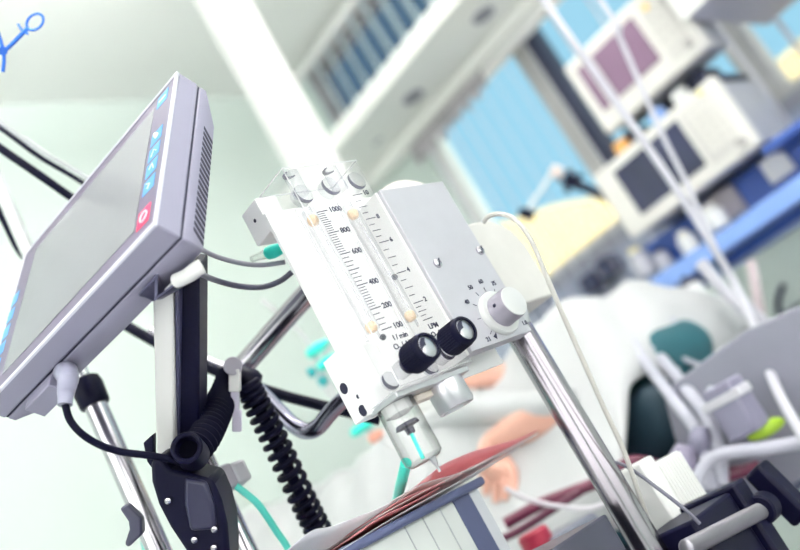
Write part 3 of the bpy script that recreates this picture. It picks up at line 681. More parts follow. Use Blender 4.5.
# corrugated black hoses
def corrugated(name, label, pts, r, pitch, depth, bore=True):
    cpts = spline([V(p) for p in pts], 40); Ls = [0]
    for a, b in zip(cpts, cpts[1:]): Ls.append(Ls[-1]+(b-a).length)
    tot = Ls[-1]; N = int(tot/pitch*8)
    def at_(s):
        for i in range(len(Ls)-1):
            if Ls[i+1] >= s: return cpts[i].lerp(cpts[i+1], (s-Ls[i])/max(Ls[i+1]-Ls[i], 1e-9))
        return cpts[-1]
    path = [at_(tot*i/N) for i in range(N+1)]
    rf = lambda t: (r(t) if callable(r) else r)*(1-depth*(.5-.5*math.cos(2*math.pi*t*tot/pitch)))
    mb = MB(); mb.tube(path, rf, 24, 1, closed_ends=True)
    o = mb.build(name, navy, angle=60); tag(o, label, 'hose'); return o
co = corrugated('corrugated_hose', 'short thick corrugated black hose bending down from the clip to the arm joint', [P(227, 376, .86), P(224, 390, .84), P(219, 405, .81), P(212, 422, .785), P(204, 438, .765), P(194, 451, .752)], lambda t: .0105+.004*min(1, t*2), .0054, .26)
# coil: a helix of cord around a core
def coil(name, label, pts, r, cord, turns):
    cpts = spline([V(p) for p in pts], 30); N = turns*18; path = []
    t0 = (cpts[1]-cpts[0]).normalized(); u = CX.copy()
    for i in range(N+1):
        f = i/N*(len(cpts)-1); k = min(int(f), len(cpts)-2); p = cpts[k].lerp(cpts[k+1], f-k); t = (cpts[k+1]-cpts[k]).normalized()
        u = (CX-t*CX.dot(t)).normalized(); w_ = t.cross(u); a = 2*math.pi*turns*i/N; rr = r*(0.85+.15*min(1, i/N*4))
        path.append(p+(u*math.cos(a)+w_*math.sin(a))*rr)
    o = thing(name, V(pts[-1]), label, 'hose')
    MB().tube(path, cord, 10, 1).build('coiled_cord', navy, o)
    MB().tube([V(p) for p in pts], r*.55, 12).build('core_hose', navy, o); return o
coil('coiled_hose', 'long coiled black hose running down to the white paper', [P(248, 384, .84), P(256, 402, .84), P(270, 430, .845), P(286, 464, .85), P(303, 500, .86), P(316, 526, .865), P(330, 555, .87)], .0110, .0030, 21)
bl = MB(); bl.lathe(P(236, 376, .86), P(262, 384, .86)-P(236, 376, .86), [(0, .009), (.004, .0115), (.018, .0115), (.024, .008)], 24)
tag(bl.build('hose_joint', blackp), 'black joint where the coiled hose meets the diagonal rail', 'joint')
# ================================================================== monitors and rack by the window
def ray(p, d): return P(p[0], p[1], d)
def monitor(name, label, xf, ys_, zs_, dep, scr_px, scr_m, dark=None):
    y0_, y1_ = ys_; z0_, z1_ = zs_
    t = thing(name, (xf+dep/2, (y0_+y1_)/2, z0_), label, 'monitor')
    MB().box((xf+.03, y0_+.008, z0_+.008), (xf+dep, y1_-.008, z1_-.008)).build('case', mat('grey monitor case', (.44, .45, .50), .45, var=.03), t, bevel=.008)
    MB().box((xf, y0_, z0_), (xf+.032, y1_, z1_)).build('front_panel', cream, t, bevel=.008, seg=3)
    a = [on(*q, 0, xf) for q in scr_px]; ya, yb_ = min(v.y for v in a), max(v.y for v in a); za, zb = min(v.z for v in a), max(v.z for v in a)
    MB().box((xf-.003, ya, za), (xf+.004, yb_, zb)).build('screen', scr_m, t, bevel=.001)
    return t, ya, za, zb
xf = 1.95
q = [on(*p, 0, xf) for p in ((562, 69), (609, 134), (696, 45))]
mA, ya, za, zb = monitor('patient_monitor', 'cream patient monitor with a mauve screen, upper of the two by the window', xf, (.665, q[0].y), (1.632, 1.842), .14,
                         [(593, 60), (622, 95), (660, 57), (631, 17)], mat('mauve screen', (.20, .12, .19), .25, var=.06, scale=8))
MB().box((xf-.002, q[0].y-.055, za), (xf+.004, q[0].y-.030, zb)).build('side_strip', mat('mauve screen', (.3, .2, .29)), mA)
kb_ = MB()
kp = MB().box((xf-.002, .69, 1.655), (xf+.004, ya-.02, 1.815)).build('key_panel', mat('warm grey keys', (.62, .60, .58), .5, var=.05, scale=20), mA, bevel=.002)
for r_ in range(5):
    for c_ in range(3): MB().box((xf-.005, .697+.020*c_, 1.69+.024*r_), (xf, .711+.020*c_, 1.706+.024*r_)).build('key', cream, kp, bevel=.001)
MB().lathe((xf-.002, .70, 1.665), -XA, [(0, .010), (.012, .009)], 20).build('rotary_knob', mat('warm grey knob', (.45, .43, .42), .4), mA)
MB().lathe((xf-.002, .73, 1.80), -XA, [(0, .009), (.004, .008)], 20).build('alarm_lamp', mat('amber lamp', (.90, .58, .12), .4), mA)
xf = 1.90
q = [on(*p, 0, xf) for p in ((598, 178), (760, 145), (626, 246), (713, 75))]
mB, ya, za, zb = monitor('patient_monitor', 'cream patient monitor with a dark navy screen, standing above the blue wall rail', xf, (.685, 1.062), (1.378, 1.562), .24,
                         [(617, 171), (642, 215), (701, 167), (676, 120)], mat('dark navy screen', (.030, .034, .075), .2, var=.3, scale=8))
kp = MB().box((xf-.002, .715, 1.40), (xf+.004, ya-.012, 1.535)).build('key_panel', mat('warm grey keys', (.62, .60, .58)), mB, bevel=.002)
for r_ in range(5):
    for c_ in range(3): MB().box((xf-.005, .722+.021*c_, 1.425+.021*r_), (xf, .737+.021*c_, 1.440+.021*r_)).build('key', cream, kp, bevel=.001)
MB().lathe((xf-.002, .715, 1.405), -XA, [(0, .011), (.012, .010)], 20).build('rotary_knob', mat('warm grey knob', (.45, .43, .42), .4), mB)
MB().lathe((xf-.002, .725, 1.547), -XA, [(0, .007), (.004, .006)], 20).build('alarm_lamp', mat('yellow lamp', (.86, .78, .25), .4), mB)
rk = thing('monitor_rack', (2.06, .85, 1.30), 'dark navy rack that carries the two patient monitors on the blue wall unit', 'rack')
dk = mat('dark navy enamel', (.025, .03, .075), .4)
MB().box((2.00, .70, 1.566), (2.14, 1.02, 1.578)).build('shelf', dk, rk, bevel=.002)
for y in (.74, .96): MB().box((2.02, y, 1.572), (2.12, y+.03, 1.631)).build('riser', dk, rk, bevel=.002)
MB().box((2.145, .80, 1.30), (2.175, .92, 1.80)).build('back_post', dk, rk, bevel=.002)
for y, m_, lb in ((.99, mat('orange module', (.85, .42, .12), .4), 'small orange module between the two patient monitors'), (.87, bluel, 'small light blue module between the two patient monitors'), (.80, whitep, 'small white module between the two patient monitors')):
    b = MB().box((1.975, y-.018, 1.5785), (2.005, y+.018, 1.612)).build('plug_in_module', m_, None, bevel=.003); tag(b, lb, 'module')
# blue wall unit with rail and sockets
bu = thing('supply_unit', (2.1, .85, 1.22), 'blue medical supply unit with a light blue rail under the patient monitors', 'supply unit')
MB().box((2.02, .38, 1.215), (2.14, 1.13, 1.372)).build('panel', bluep, bu, bevel=.004)
MB().box((1.90, .36, 1.238), (2.03, 1.10, 1.258)).build('shelf_board', bluep, bu, bevel=.003)
MB().box((1.885, .36, 1.232), (1.905, 1.10, 1.275)).build('front_rail', bluel, bu, bevel=.004)
MB().box((1.92, .37, 1.355), (2.03, .70, 1.374)).build('upper_board', bluep, bu, bevel=.003)
MB().box((2.03, .50, 1.37), (2.14, .56, 1.40)).build('wall_mount', bluep, bu)
def at_x(px, py, x): return on(px, py, 0, x)
def wall_box(name, label, cat, px0, w_, h_, x, m, dep=.03, group=None, extra=None):
    c = at_x(*px0, x); b = MB().box((x-dep, c.y-w_/2, c.z-h_/2), (x, c.y+w_/2, c.z+h_/2)).build(name, m, None, bevel=.004)
    return tag(b, label, cat, group)
wall_box('wall_socket', 'square white socket plate at the right end of the blue supply unit', 'socket', (778, 166), .062, .058, 2.019, white, .012)
wall_box('wall_socket', 'taupe gas socket with a white cap in the middle of the blue supply unit', 'socket', (728, 205), .075, .07, 2.019, mat('taupe plastic', (.42, .38, .40), .5), .02)
def bottle(name, label, cat, pxc, x, r, hgt, m, m2):
    c = at_x(*pxc, x); t = thing(name, (c.x, c.y, c.z), label, cat)
    MB().lathe((c.x, c.y, c.z), ZA, [(0, r*.9), (.006, r), (hgt*.7, r), (hgt*.85, r*.6), (hgt*.86, r*.5), (hgt, r*.5)], 24).build('body', m, t)
    MB().lathe((c.x, c.y, c.z+hgt*.87), ZA, [(0, r*.62), (hgt*.16, r*.6)], 20).build('cap', m2, t)
bottle('suction_valve', 'white round valve on the blue rail below the navy-screen monitor', 'valve', (722, 228), 1.955, .026, .06, whitep, cream)
bottle('suction_valve', 'white round valve on the blue rail left of its middle', 'valve', (694, 252), 1.955, .022, .055, whitep, cream)
bottle('suction_valve', 'grey and yellow valve at the left end of the blue rail', 'valve', (650, 275), 1.955, .026, .075, mat('grey violet plastic', (.50, .50, .56), .5), mat('straw yellow cap', (.86, .78, .48), .5))
bottle('suction_valve', 'grey valve second from the left end of the blue rail', 'valve', (668, 268), 1.955, .020, .05, mat('grey violet plastic', (.50, .50, .56), .5), dk)
for p0, p1, w_, m, lb in (((668, 292), (688, 326), .034, whitep, 'narrow white canister hanging left under the blue rail'), ((690, 285), (712, 322), .052, whitep, 'wide white canister hanging under the middle of the blue rail'),
                          ((708, 268), (724, 292), .026, mat('light blue canister', (.42, .62, .82), .4), 'small light blue canister hanging under the blue rail')):
    a = at_x(*p0, 1.893); c = at_x(*p1, 1.893); t = thing('canister', (a.x, a.y, c.z), lb, 'canister')
    MB().lathe((a.x, a.y, c.z), ZA, [(0, w_*.42), (.004, w_*.5), (a.z-c.z-.01, w_*.5), (a.z-c.z, w_*.42)], 24).build('body', m, t)
    MB().lathe((a.x, a.y, a.z), ZA, [(0, w_*.45), (.012, w_*.4), (.016, w_*.2), (max(.02, 1.2385-a.z), w_*.2)], 20).build('lid', dk, t)
# wall cabinet at the top right
gx = on(688, 20, 0, 1.9)
MBc = MB().box((1.9, .30, gx.z), (2.33, gx.y, gx.z+.34)); cbt = thing('overhead_cabinet', (2.1, .48, gx.z), 'grey white cabinet with a grey underside at the top right corner', 'cabinet')
MBc.build('body', mat('grey cabinet underside', (.50, .49, .56), .5, var=.03), cbt, bevel=.003)
MB().box((1.882, .295, gx.z-.002), (1.899, gx.y+.005, gx.z+.34)).build('door', white, cbt, bevel=.003)
MB().box((2.33, .40, gx.z+.1), (WX-.001, .60, gx.z+.3)).build('wall_mount', dk, cbt)
for q_, lb in (((598, 281), 'left of two dark square boxes below the window sill'), ((614, 265), 'right of two dark square boxes below the window sill')):
    c = at_x(*q_, 2.417); b = MB().box((2.36, c.y-.028, c.z-.03), (2.417, c.y+.028, c.z+.03)).build('wall_box', dk, None, bevel=.004); tag(b, lb, 'box', 'dark boxes below the window')
# star knob clamp with an arm before the window
cp = thing('arm_clamp', P(572, 182, 2.25), 'black star knob clamp with a thin white arm before the bright window', 'clamp')
dC = 2.25; m = MB()
ctr = P(571, 181, dC)
for k in range(5):
    a = .5+k*2*math.pi/5; d = CX*math.cos(a)+CY*math.sin(a); m.cyl(ctr, ctr+d*.030, .011, .008, 12)
m.ball(ctr, .016, 16); m.build('star_knob', blackp, cp)
MB().cyl(P(571, 181, dC), V((1.95, 1.056, 1.47)), .011, n=16).build('clamp_shaft', blackp, cp)
MB().lathe(P(551, 169, dC), P(560, 174, dC)-P(551, 169, dC), [(0, .012), (.004, .016), (.024, .017), (.032, .012)], 20).build('white_cap', mat('pinkish ivory plastic', (.83, .72, .69), .4), cp)
MB().cyl(P(553, 172, dC), P(526, 212, dC), .005, n=12).build('arm_rod', whitep, cp)
m = MB(); m.cyl(P(519, 212, dC), P(534, 216, dC), .012, n=14); m.ball(P(527, 214, dC), .016, 14); m.build('end_clamp', blackp, cp)
# infusion lines hanging from the ceiling
def vline(name, label, px, d, r, pts, m):
    a = P(*px, d); ps = [V((a.x, a.y, CZ)), V((a.x, a.y, (CZ+a.z)/2)), a]+[P(*p) for p in pts]
    tag(MB().tube(ps, r, 10, 8).build(name, m), label, 'tube')
lilac = mat('white infusion tube', (.62, .61, .68), .4)
vline('infusion_line', 'thick white infusion line hanging in front of both patient monitors on the left', (548, 6), 1.5, .0066,
      [(594, 71, 1.5), (640, 136, 1.5), (681, 196, 1.5), (710, 242, 1.5), (737, 288, 1.5), (756, 332, 1.3), (775, 385, 1.14), (800, 432, 1.08), (830, 480, 1.05)], lilac)
vline('infusion_line', 'thin white infusion line hanging over the right halves of both patient monitors', (600, 0), 1.55, .0046,
      [(618, 34, 1.55), (640, 84, 1.55), (664, 138, 1.55), (686, 182, 1.55), (712, 240, 1.53), (738, 290, 1.52), (768, 322, 1.5), (800, 344, 1.48), (850, 372, 1.45)], lilac)
tag(MB().tube([P(700, 262, 1.6), P(722, 288, 1.58), P(748, 312, 1.55), P(775, 330, 1.52), P(810, 350, 1.5)], .011, 12).build('breathing_tube', lilac), 'wide white tube sweeping off at the right edge below the blue rail', 'tube')
tag(MB().tube([P(751, 262, 1.93), P(757, 295, 1.9), P(764, 330, 1.9), P(768, 352, 1.9)], .011, 12).build('breathing_tube', mat('pinkish grey tube', (.56, .47, .50), .4)), 'pinkish grey tube hanging under the right part of the blue rail', 'tube')
tag(MB().tube([at_x(*q_, WX-.007) for q_ in ((783, 285), (778, 300), (780, 314), (790, 312), (802, 303))], .0075, 10).build('cable_hook', dk), 'dark bent cable hook low on the wall at the right edge', 'hook')

# ================================================================== bed and patient
B0, B1, X0, X1 = .62, 2.33, 1.02, 1.78
bed = thing('hospital_bed', (1.4, 1.45, 0), 'hospital bed with a grey end panel and dark navy side frame', 'bed')
MB().box((X0+.03, .74, .80), (X1, B1, .86)).build('bed_frame', dk, bed, bevel=.006)
mt = MB().box((X0+.05, .84, .862), (X1-.02, B1-.02, .975)).build('mattress', mat('dark teal mattress', (.012, .07, .10), .5, var=.1), bed, bevel=.02, seg=3)
for x in (X0+.1, X1-.1):
    for y in (B0+.15, B1-.15): MB().cyl((x, y, 0), (x, y, .80), .025, n=16).build('leg', brushed, bed)
ep = MB(); x_ = 1.13
pl = [on(*p, 0, x_) for p in ((664, 400), (672, 384), (742, 332), (800, 306), (850, 285), (880, 420), (720, 540), (690, 500))]
ep.prism([(x_, v.y, v.z) for v in pl], (.03, 0, 0)); ep.build('end_panel', mat('warm grey panel', (.25, .25, .31), .45, var=.03), bed, bevel=.004, seg=3)
# blanket over the patient
prof_px = [(244, 520), (298, 510), (319, 493), (343, 477), (364, 455), (381, 436), (400, 425), (440, 412), (470, 398), (505, 358), (545, 320), (570, 311), (600, 315), (625, 326), (640, 337), (658, 356), (670, 372), (686, 398)]
pr = sorted([(v.y, v.z) for v in (on(*p, 0, 1.25) for p in prof_px)])
def ztop(y):
    if y <= pr[0][0]: return pr[0][1]
    for (a, b), (c, d) in zip(pr, pr[1:]):
        if y <= c: t = (y-a)/max(c-a, 1e-6); return b+(d-b)*t
    return pr[-1][1]
def bl_z(x, y):
    zt = ztop(y); zl = .955+.0*y
    if x < 1.25: t = max(0, (x-X0)/(1.25-X0)); s = t*t*(3-2*t)*.55+t*.45
    elif x < 1.5: s = 1+.02*math.sin((x-1.25)*12)
    else: t = min(1, (x-1.5)/(X1+.02-1.5)); s = 1-t*t*(3-2*t)
    wr = .010*math.sin(y*21+x*13)*math.sin(x*17-y*5)+.007*math.sin(y*47-x*31)+.004*math.sin(y*90+x*40)*math.sin(x*60)
    return zl+(max(zt, .99)-zl)*s+wr*(.3+.7*s)
bm_ = MB(); NX, NY = 70, 130; vs = []; fs = []
ymin = pr[0][0]
for i in range(NX+1):
    for jx in range(NY+1):
        y = ymin+(B1-.005-ymin)*jx/NY; x = X0+(X1+.02-X0)*i/NX
        y2 = y+ (.10*(1.25-x) if x < 1.25 else 0)*(1-jx/NY)**2*1.2
        vs.append((x, y2, bl_z(x, y2)))
for i in range(NX):
    for jx in range(NY): a = i*(NY+1)+jx; fs.append((a, a+1, a+NY+2, a+NY+1))
# near side drop
o_ = len(vs)
for jx in range(NY+1):
    v = vs[jx]; vs.append((X0-.006+.006*math.sin(jx*.5), v[1], .885+.012*math.sin(jx*.37)))
for jx in range(NY): fs.append((jx, o_+jx, o_+jx+1, jx+1))
bm_.add(vs, fs); blk_ = bm_.build('blanket', linen, None, angle=180, solid=.008); tag(blk_, 'white blanket heaped over the patient on the bed', 'blanket')
# pillow and dark green cushion at the right end
def pillow(name, label, c, sx, sy, sz, m, rot=0):
    mb = MB(); N = 24; vs = []; fs = []
    for i in range(N+1):
        for k in range(2*N):
            u = math.pi*i/N; w_ = math.pi*k/N
            se = lambda v, e_: math.copysign(abs(v)**e_, v)
            vs.append(V((sx*se(math.sin(u), .6)*se(math.cos(w_), .45), sy*se(math.sin(u), .6)*se(math.sin(w_), .45), sz*se(math.cos(u), .9))))
    R_ = Matrix.Translation(V(c)) @ rot if rot else Matrix.Translation(V(c))
    vs = [R_ @ v for v in vs]
    for i in range(N):
        for k in range(2*N): j_ = (k+1) % (2*N); fs.append((i*2*N+k, (i+1)*2*N+k, (i+1)*2*N+j_, i*2*N+j_))
    return tag(mb.add(vs, fs).build(name, m, None, angle=80), label, 'pillow')
tealcl = mat('dark teal cloth', (.008, .085, .11), .7, var=.15, scale=10)
pillow('pillow', 'dark teal pillow sticking out beyond the white blanket', P(664, 368, 1.5), .09, .075, .06, tealcl, Matrix.Rotation(math.radians(-40), 4, 'X'))
pillow('cushion', 'dark navy green wedge cushion under the right end of the blanket', P(652, 428, 1.38), .05, .08, .055, mat('navy green cloth', (.008, .03, .05), .7), Matrix.Rotation(math.radians(-12), 4, 'X'))
# tubes round the pillow
corr = mat('white corrugated tube', (.46, .46, .54), .4)
def btube(label, pts, r, m=corr): return tag(MB().tube(pts, r, 12).build('breathing_tube', m), label, 'tube')
btube('upper white breathing tube crossing the dark teal pillow', [P(622, 322, 1.50), P(640, 336, 1.46), P(660, 357, 1.42), P(690, 394, 1.24), P(708, 420, 1.19), P(719, 452, 1.16), P(722, 486, 1.14)], .0095)
btube('lower white breathing tube running below the dark teal pillow', [P(630, 338, 1.44), P(645, 362, 1.38), P(660, 382, 1.30), P(680, 408, 1.22), P(696, 430, 1.19), P(706, 460, 1.16), (P(710, 490, 1.14))], .0085)
btube('thin clear tube falling over the teal pillow', [P(672, 318, 1.5), P(682, 345, 1.48), P(690, 370, 1.46), P(698, 402, 1.25), P(706, 420, 1.22)], .0042)
btube('thin clear tube lying across the teal pillow', [P(650, 348, 1.42), P(676, 356, 1.42), P(700, 366, 1.42), P(712, 372, 1.42)], .0042)
btube('white bent bed rail tube before the grey end panel', [P(690, 506, 1.12), P(698, 480, 1.12), P(708, 463, 1.12), P(728, 453, 1.11), P(760, 449, 1.1), P(810, 441, 1.08)], .0085)
# small things by the end panel
t = thing('connector_block', P(735, 412, 1.12), 'grey violet connector block in front of the end panel', 'block')
M6 = Matrix.Translation(P(735, 408, 1.13))
MB().box((-.02, -.022, -.035), (.02, .022, .035), M6).build('body', mat('grey violet block', (.24, .23, .32), .4), t, bevel=.004)
MB().box((-.021, -.03, .010), (.012, .03, .022), M6).build('latch', mat('pale clamp plastic', (.6, .59, .64)), t, bevel=.002)
lb = MB(); lb.ball(V((0, 0, 0)), 1, 18, (.026, .010, .008))
Ml = Matrix.Translation(P(766, 429, 1.12)) @ Matrix(((CX.x, CY.x, -FW.x), (CX.y, CY.y, -FW.y), (CX.z, CY.z, -FW.z))).to_4x4() @ Matrix.Rotation(math.radians(28), 4, 'Z')
lb.v = [Ml @ v for v in lb.v]
tag(lb.build('alarm_handle', mat('lime plastic', (.36, .56, .03), .4)), 'lime green handle on the grey bed end panel', 'handle')
for i, (q_, s_, lb_) in enumerate((((700, 440), .018, 'small grey tube joint left of the lime green handle'), ((683, 462), .022, 'small violet grey tube joint above the white ribbed plug'), ((715, 400), .018, 'small pale tube joint on the upper breathing tube'))):
    c_ = P(*q_, 1.17); b = MB(); b.lathe(c_, V((.3, -.5, .8)), [(-s_, s_*.5), (-s_*.4, s_*.8), (s_*.4, s_*.8), (s_, s_*.5)], 18)
    tag(b.build('tube_joint', [mat('grey violet block', (.24, .23, .32)), mat('violet grey joint', (.30, .27, .38), .4), corr][i]), lb_, 'joint')
# maroon bed rail
rl = MB().tube([P(505, 524, 1.20), P(541, 504, 1.20), P(566, 494, 1.20), P(595, 483, 1.2), P(615, 471, 1.2), P(634, 461, 1.2), P(660, 466, 1.2), P(700, 472, 1.19), P(722, 473, 1.18), P(760, 468, 1.17)], .0082, 16)
tag(rl.build('bed_rail', maroon), 'long curved maroon rail passing behind the steel pole', 'rail')
rl = MB().tube([P(690, 490, 1.16), P(706, 483, 1.16), P(730, 475, 1.16), P(760, 466, 1.15)], .0085, 16)
tag(rl.build('bed_rail', maroon), 'short maroon rail just left of the black clamp handle', 'rail')
rl = MB().tube([P(500, 540, 1.18), P(525, 527, 1.18), P(556, 507, 1.18), P(580, 492, 1.18)], .0055, 12)
tag(rl.build('bed_rail', mat('dark maroon', (.09, .012, .04), .4)), 'thin dark maroon rail beside the equipment cabinet', 'rail')
cb = MB().tube([P(505, 488, 1.15), P(528, 499, 1.15), P(556, 506, 1.15), P(590, 508, 1.15), P(612, 500, 1.15)], .0032, 10)
tag(cb.build('white_lead', mat('white lead', (.74, .71, .76), .4)), 'white lead crossing under the maroon rail', 'cable')
rb = P(536, 540, 1.08); t = thing('sharps_tub', (rb.x, rb.y, rb.z-.06), 'small round tub with a red band at the bottom of the photo', 'tub')
MB().lathe((rb.x, rb.y, rb.z-.06), ZA, [(0, .015), (.045, .018), (.046, .019)], 28).build('body', mat('cream tub', (.62, .56, .48), .5), t)
MB().lathe((rb.x, rb.y, rb.z-.014), ZA, [(0, .0195), (.022, .0200), (.026, .017)], 28).build('red_band', mat('red plastic', (.36, .015, .05), .4), t)
# machine behind the pole foot
t = thing('pump_housing', P(585, 540, 1.05), 'pale grey pump housing with dark front beside the steel pole', 'pump')
a = P(566, 528, 1.08)
MB().box((a.x-.03, a.y-.005, 0), (a.x+.06, a.y+.10, a.z)).build('housing', mat('grey pump plastic', (.16, .17, .22), .4), t, bevel=.006)
MB().box((a.x-.02, a.y-.008, .72), (a.x+.05, a.y-.004, a.z-.02)).build('front', dk, t, bevel=.001)
# teal connectors hanging between wall and device
for i, (q_, w_, lb_, m) in enumerate((((318, 348), 26, 'turquoise luer connector, higher one left of the lower flowmeter bracket', teal), ((327, 362), 22, 'turquoise luer connector, second one left of the lower flowmeter bracket', teal),
        ((312, 372), 9, 'small teal stopcock cap below the turquoise connectors', mat('deep teal', (.02, .36, .38), .4)), ((323, 381), 10, 'small teal stopcock cap nearest the white bracket', mat('deep teal', (.02, .36, .38), .4)),
        ((366, 424), 36, 'turquoise connector beneath the lower flowmeter bracket', teal), ((376, 436), 16, 'small coral pink connector under the turquoise one', mat('coral plastic', (.85, .40, .30), .4)))):
    d = 1.35; c_ = P(*q_, d); ax = (CX*.8+CY*.6).normalized(); hl = w_/2/FPX*d
    b = MB(); b.lathe(c_-ax*hl, ax, [(0, .005), (hl*.3, .008), (hl*1.2, .008), (hl*1.6, .006), (2*hl, .004)], 16)
    tag(b.build('luer_connector', m), lb_, 'connector')
hose('clear_tube', 'fine clear tube arching behind the flowmeter to the turquoise connectors', [P(262, 300, 1.3), P(290, 322, 1.33), P(308, 342, 1.35), P(322, 372, 1.36), P(345, 405, 1.36), P(366, 428, 1.36), P(400, 450, 1.35)], .0035, milky, 'tube')
hose('clear_tube', 'fine clear tube running down between the turquoise connectors', [P(333, 330, 1.36), P(326, 352, 1.36), P(318, 368, 1.36), P(328, 392, 1.36), P(352, 418, 1.36)], .0030, milky, 'tube')
# ------------------------------------------------------------------ patient
def skin_body(name, joints, bones, root, m, parent=None, sub=2):
    me = bpy.data.meshes.new(name); me.from_pydata([V(j[0]) for j in joints], bones, [])
    o = bpy.data.objects.new(name, me); COL.objects.link(o)
    sk = o.modifiers.new('skin', 'SKIN'); sd = o.modifiers.new('sub', 'SUBSURF'); sd.levels = sub; sd.render_levels = sub
    for i, j in enumerate(joints):
        v = me.skin_vertices[0].data[i]; v.radius = (j[1], j[1] if len(j) < 3 else j[2]); v.use_root = (i == root)
    dg = bpy.context.evaluated_depsgraph_get(); dg.update(); nm_ = bpy.data.meshes.new_from_object(o.evaluated_get(dg))
    bpy.data.objects.remove(o); return nm_
def on_blanket(px, py, lift):
    d = 1.1
    while d < 2.4:
        p = P(px, py, d)
        if p.x > X0 and p.z < bl_z(p.x, p.y): break
        d += .004
    return P(px, py, d-lift)
J = []; Bn = []
def jt(p, r, par=None):
    J.append((p, r)); i = len(J)-1
    if par is not None: Bn.append((par, i))
    return i
pel = jt((1.40, 1.50, 1.09), .115)
ab = jt((1.40, 1.36, 1.095), .115, pel); ch = jt((1.40, 1.18, 1.10), .12, ab); nk0 = jt((1.42, 1.06, 1.10), .085, ch)
nk = jt((1.43, 1.01, 1.10), .055, nk0); hd0 = jt((1.44, .95, 1.09), .075, nk); hd1 = jt((1.45, .87, 1.085), .08, hd0)
for sx in (-1, 1):
    hp_ = jt((1.40+.09*sx, 1.58, 1.085), .085, pel); kn = jt((1.40+.10*sx, 1.90, 1.11), .06, hp_); an = jt((1.40+.10*sx, 2.20, 1.08), .042, kn); jt((1.40+.10*sx, 2.24, 1.13), .035, an)
# near arm with the visible hand
sh = jt((1.24, 1.12, 1.10), .06, nk0)
el = jt(on_blanket(560, 405, .012), .040, sh)
f1 = jt(on_blanket(520, 428, .026), .029, el)
wr_ = jt(on_blanket(490, 444, .030), .023, f1)
hd_a = jt(on_blanket(494, 458, .030), .027, wr_)
fm_ = [(487, 480, 496), (497, 486, 504), (506, 484, 502), (514, 478, 494)]
base_h = on_blanket(499, 468, .028)
pal = jt(base_h, .026, hd_a)
for k, (x_, ym, yt) in enumerate(fm_):
    k0 = jt(on_blanket(x_+ -1, ym-8, .026), .0098, pal); k1 = jt(on_blanket(x_, ym+2, .022), .0090, k0); jt(on_blanket(x_-1, yt, .012), .0078, k1)
th0 = jt(on_blanket(484, 462, .028), .0105, hd_a); jt(on_blanket(480, 476, .022), .009, th0)
# far arm lying over the body
sh2 = jt((1.55, 1.12, 1.10), .06, nk0)
e2 = jt((1.60, 1.20, 1.20), .04, sh2)
q2 = P(522, 381, 1.60); e3 = jt(q2, .030, e2); w2 = jt(P(492, 374, 1.61), .026, e3); h2 = jt(P(476, 374, 1.62), .028, w2)
for k in range(4):
    a_ = jt(P(467-k*.5, 366+k*6, 1.625), .0095, h2); jt(P(459, 367+k*7, 1.63), .008, a_)
bmesh_ = skin_body('person', J, Bn, pel, skin)
bo = bpy.data.objects.new('person', bmesh_); COL.objects.link(bo); bmesh_.materials.append(skin)
bmesh_.polygons.foreach_set('use_smooth', [True]*len(bmesh_.polygons))
ORG[bo.name] = V((0, 0, 0)); tag(bo, 'patient lying under the white blanket, one hand hanging over it', 'person')
m = MB(); m.ball((1.45, .86, 1.075), .088, 20, (1, .9, .95)); m.build('hair', mat('dark hair', (.03, .02, .025), .7), bo)
m = MB()
for sx in (-1, 1): m.ball((1.445+.032*sx, .925, 1.163), .011, 12)
m.build('eyes', white, bo); m = MB(); m.tube([V((1.44, .94, 1.16)), V((1.44, .955, 1.182)), V((1.44, .968, 1.166))], .010, 10); m.build('nose', skin, bo)
m = MB(); m.tube([V((1.42, .985, 1.163)), V((1.44, .987, 1.167)), V((1.46, .985, 1.163))], .005, 8); m.build('mouth', mat('lip', (.5, .2, .18), .5), bo)
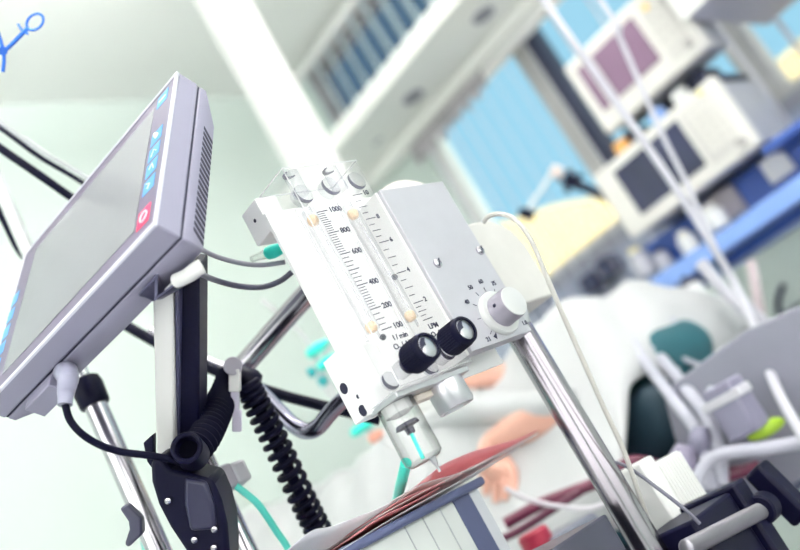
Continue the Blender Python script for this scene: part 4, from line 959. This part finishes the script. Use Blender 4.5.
m = MB(); m.tube([P(513, 377, 1.60), P(524, 382, 1.60), P(546, 392, 1.60)], .034, 20); m.build('blue_cuff', mat('blue gown cloth', (.20, .33, .50), .8, var=.2, scale=40), bo)
sl_ = MB(); ps = [on_blanket(575, 396, .02), on_blanket(545, 404, .028), on_blanket(515, 408, .034), on_blanket(480, 408, .036), on_blanket(450, 414, .030), on_blanket(425, 424, .02)]
sl_.tube(ps, lambda t: .012+.016*math.sin(math.pi*min(1, max(0, t)))**.7, 20, 8); tag(sl_.build('folded_sheet', linen, None, angle=180), 'white folded sheet roll lying over the arm of the patient', 'sheet')
pc = P(644, 317, 1.62); b = MB(); b.ball(V((0, 0, 0)), 1, 18, (.034, .014, .014)); Ml = Matrix.Translation(pc) @ Matrix(((CX.x, CY.x, -FW.x), (CX.y, CY.y, -FW.y), (CX.z, CY.z, -FW.z))).to_4x4() @ Matrix.Rotation(math.radians(33), 4, 'Z')
b.v = [Ml @ v for v in b.v]; tag(b.build('swab', mat('pale peach plastic', (.86, .74, .68), .5)), 'pale peach capsule lying on top of the blanket below the supply unit', 'swab')

# ------------------------------------------------------------------ world, look
wd = bpy.data.worlds.new('sky'); SC.world = wd; wd.use_nodes = True
nt = wd.node_tree; bg = nt.nodes['Background']
tc = nt.nodes.new('ShaderNodeTexCoord'); sp = nt.nodes.new('ShaderNodeSeparateXYZ')
nt.links.new(tc.outputs['Generated'], sp.inputs[0])
rp = nt.nodes.new('ShaderNodeValToRGB'); e = rp.color_ramp.elements
e[0].position = .40; e[0].color = (1, .975, .95, 1); e[1].position = .62; e[1].color = (.34/3.5, .655/3.5, .84/3.5, 1)  # sky kept bright white away from the main window, feeding the added windows
nt.links.new(sp.outputs['X'], rp.inputs['Fac']); nt.links.new(rp.outputs['Color'], bg.inputs['Color'])
bg.inputs['Strength'].default_value = 3.5
SC.view_settings.view_transform = 'Standard'; SC.view_settings.look = 'None'; SC.view_settings.gamma = 1.0; SC.view_settings.use_curve_mapping = False
SC.view_settings.exposure = 0.16
SC.cycles.use_denoising = True
SC.cycles.max_bounces = 10; SC.cycles.transparent_max_bounces = 24
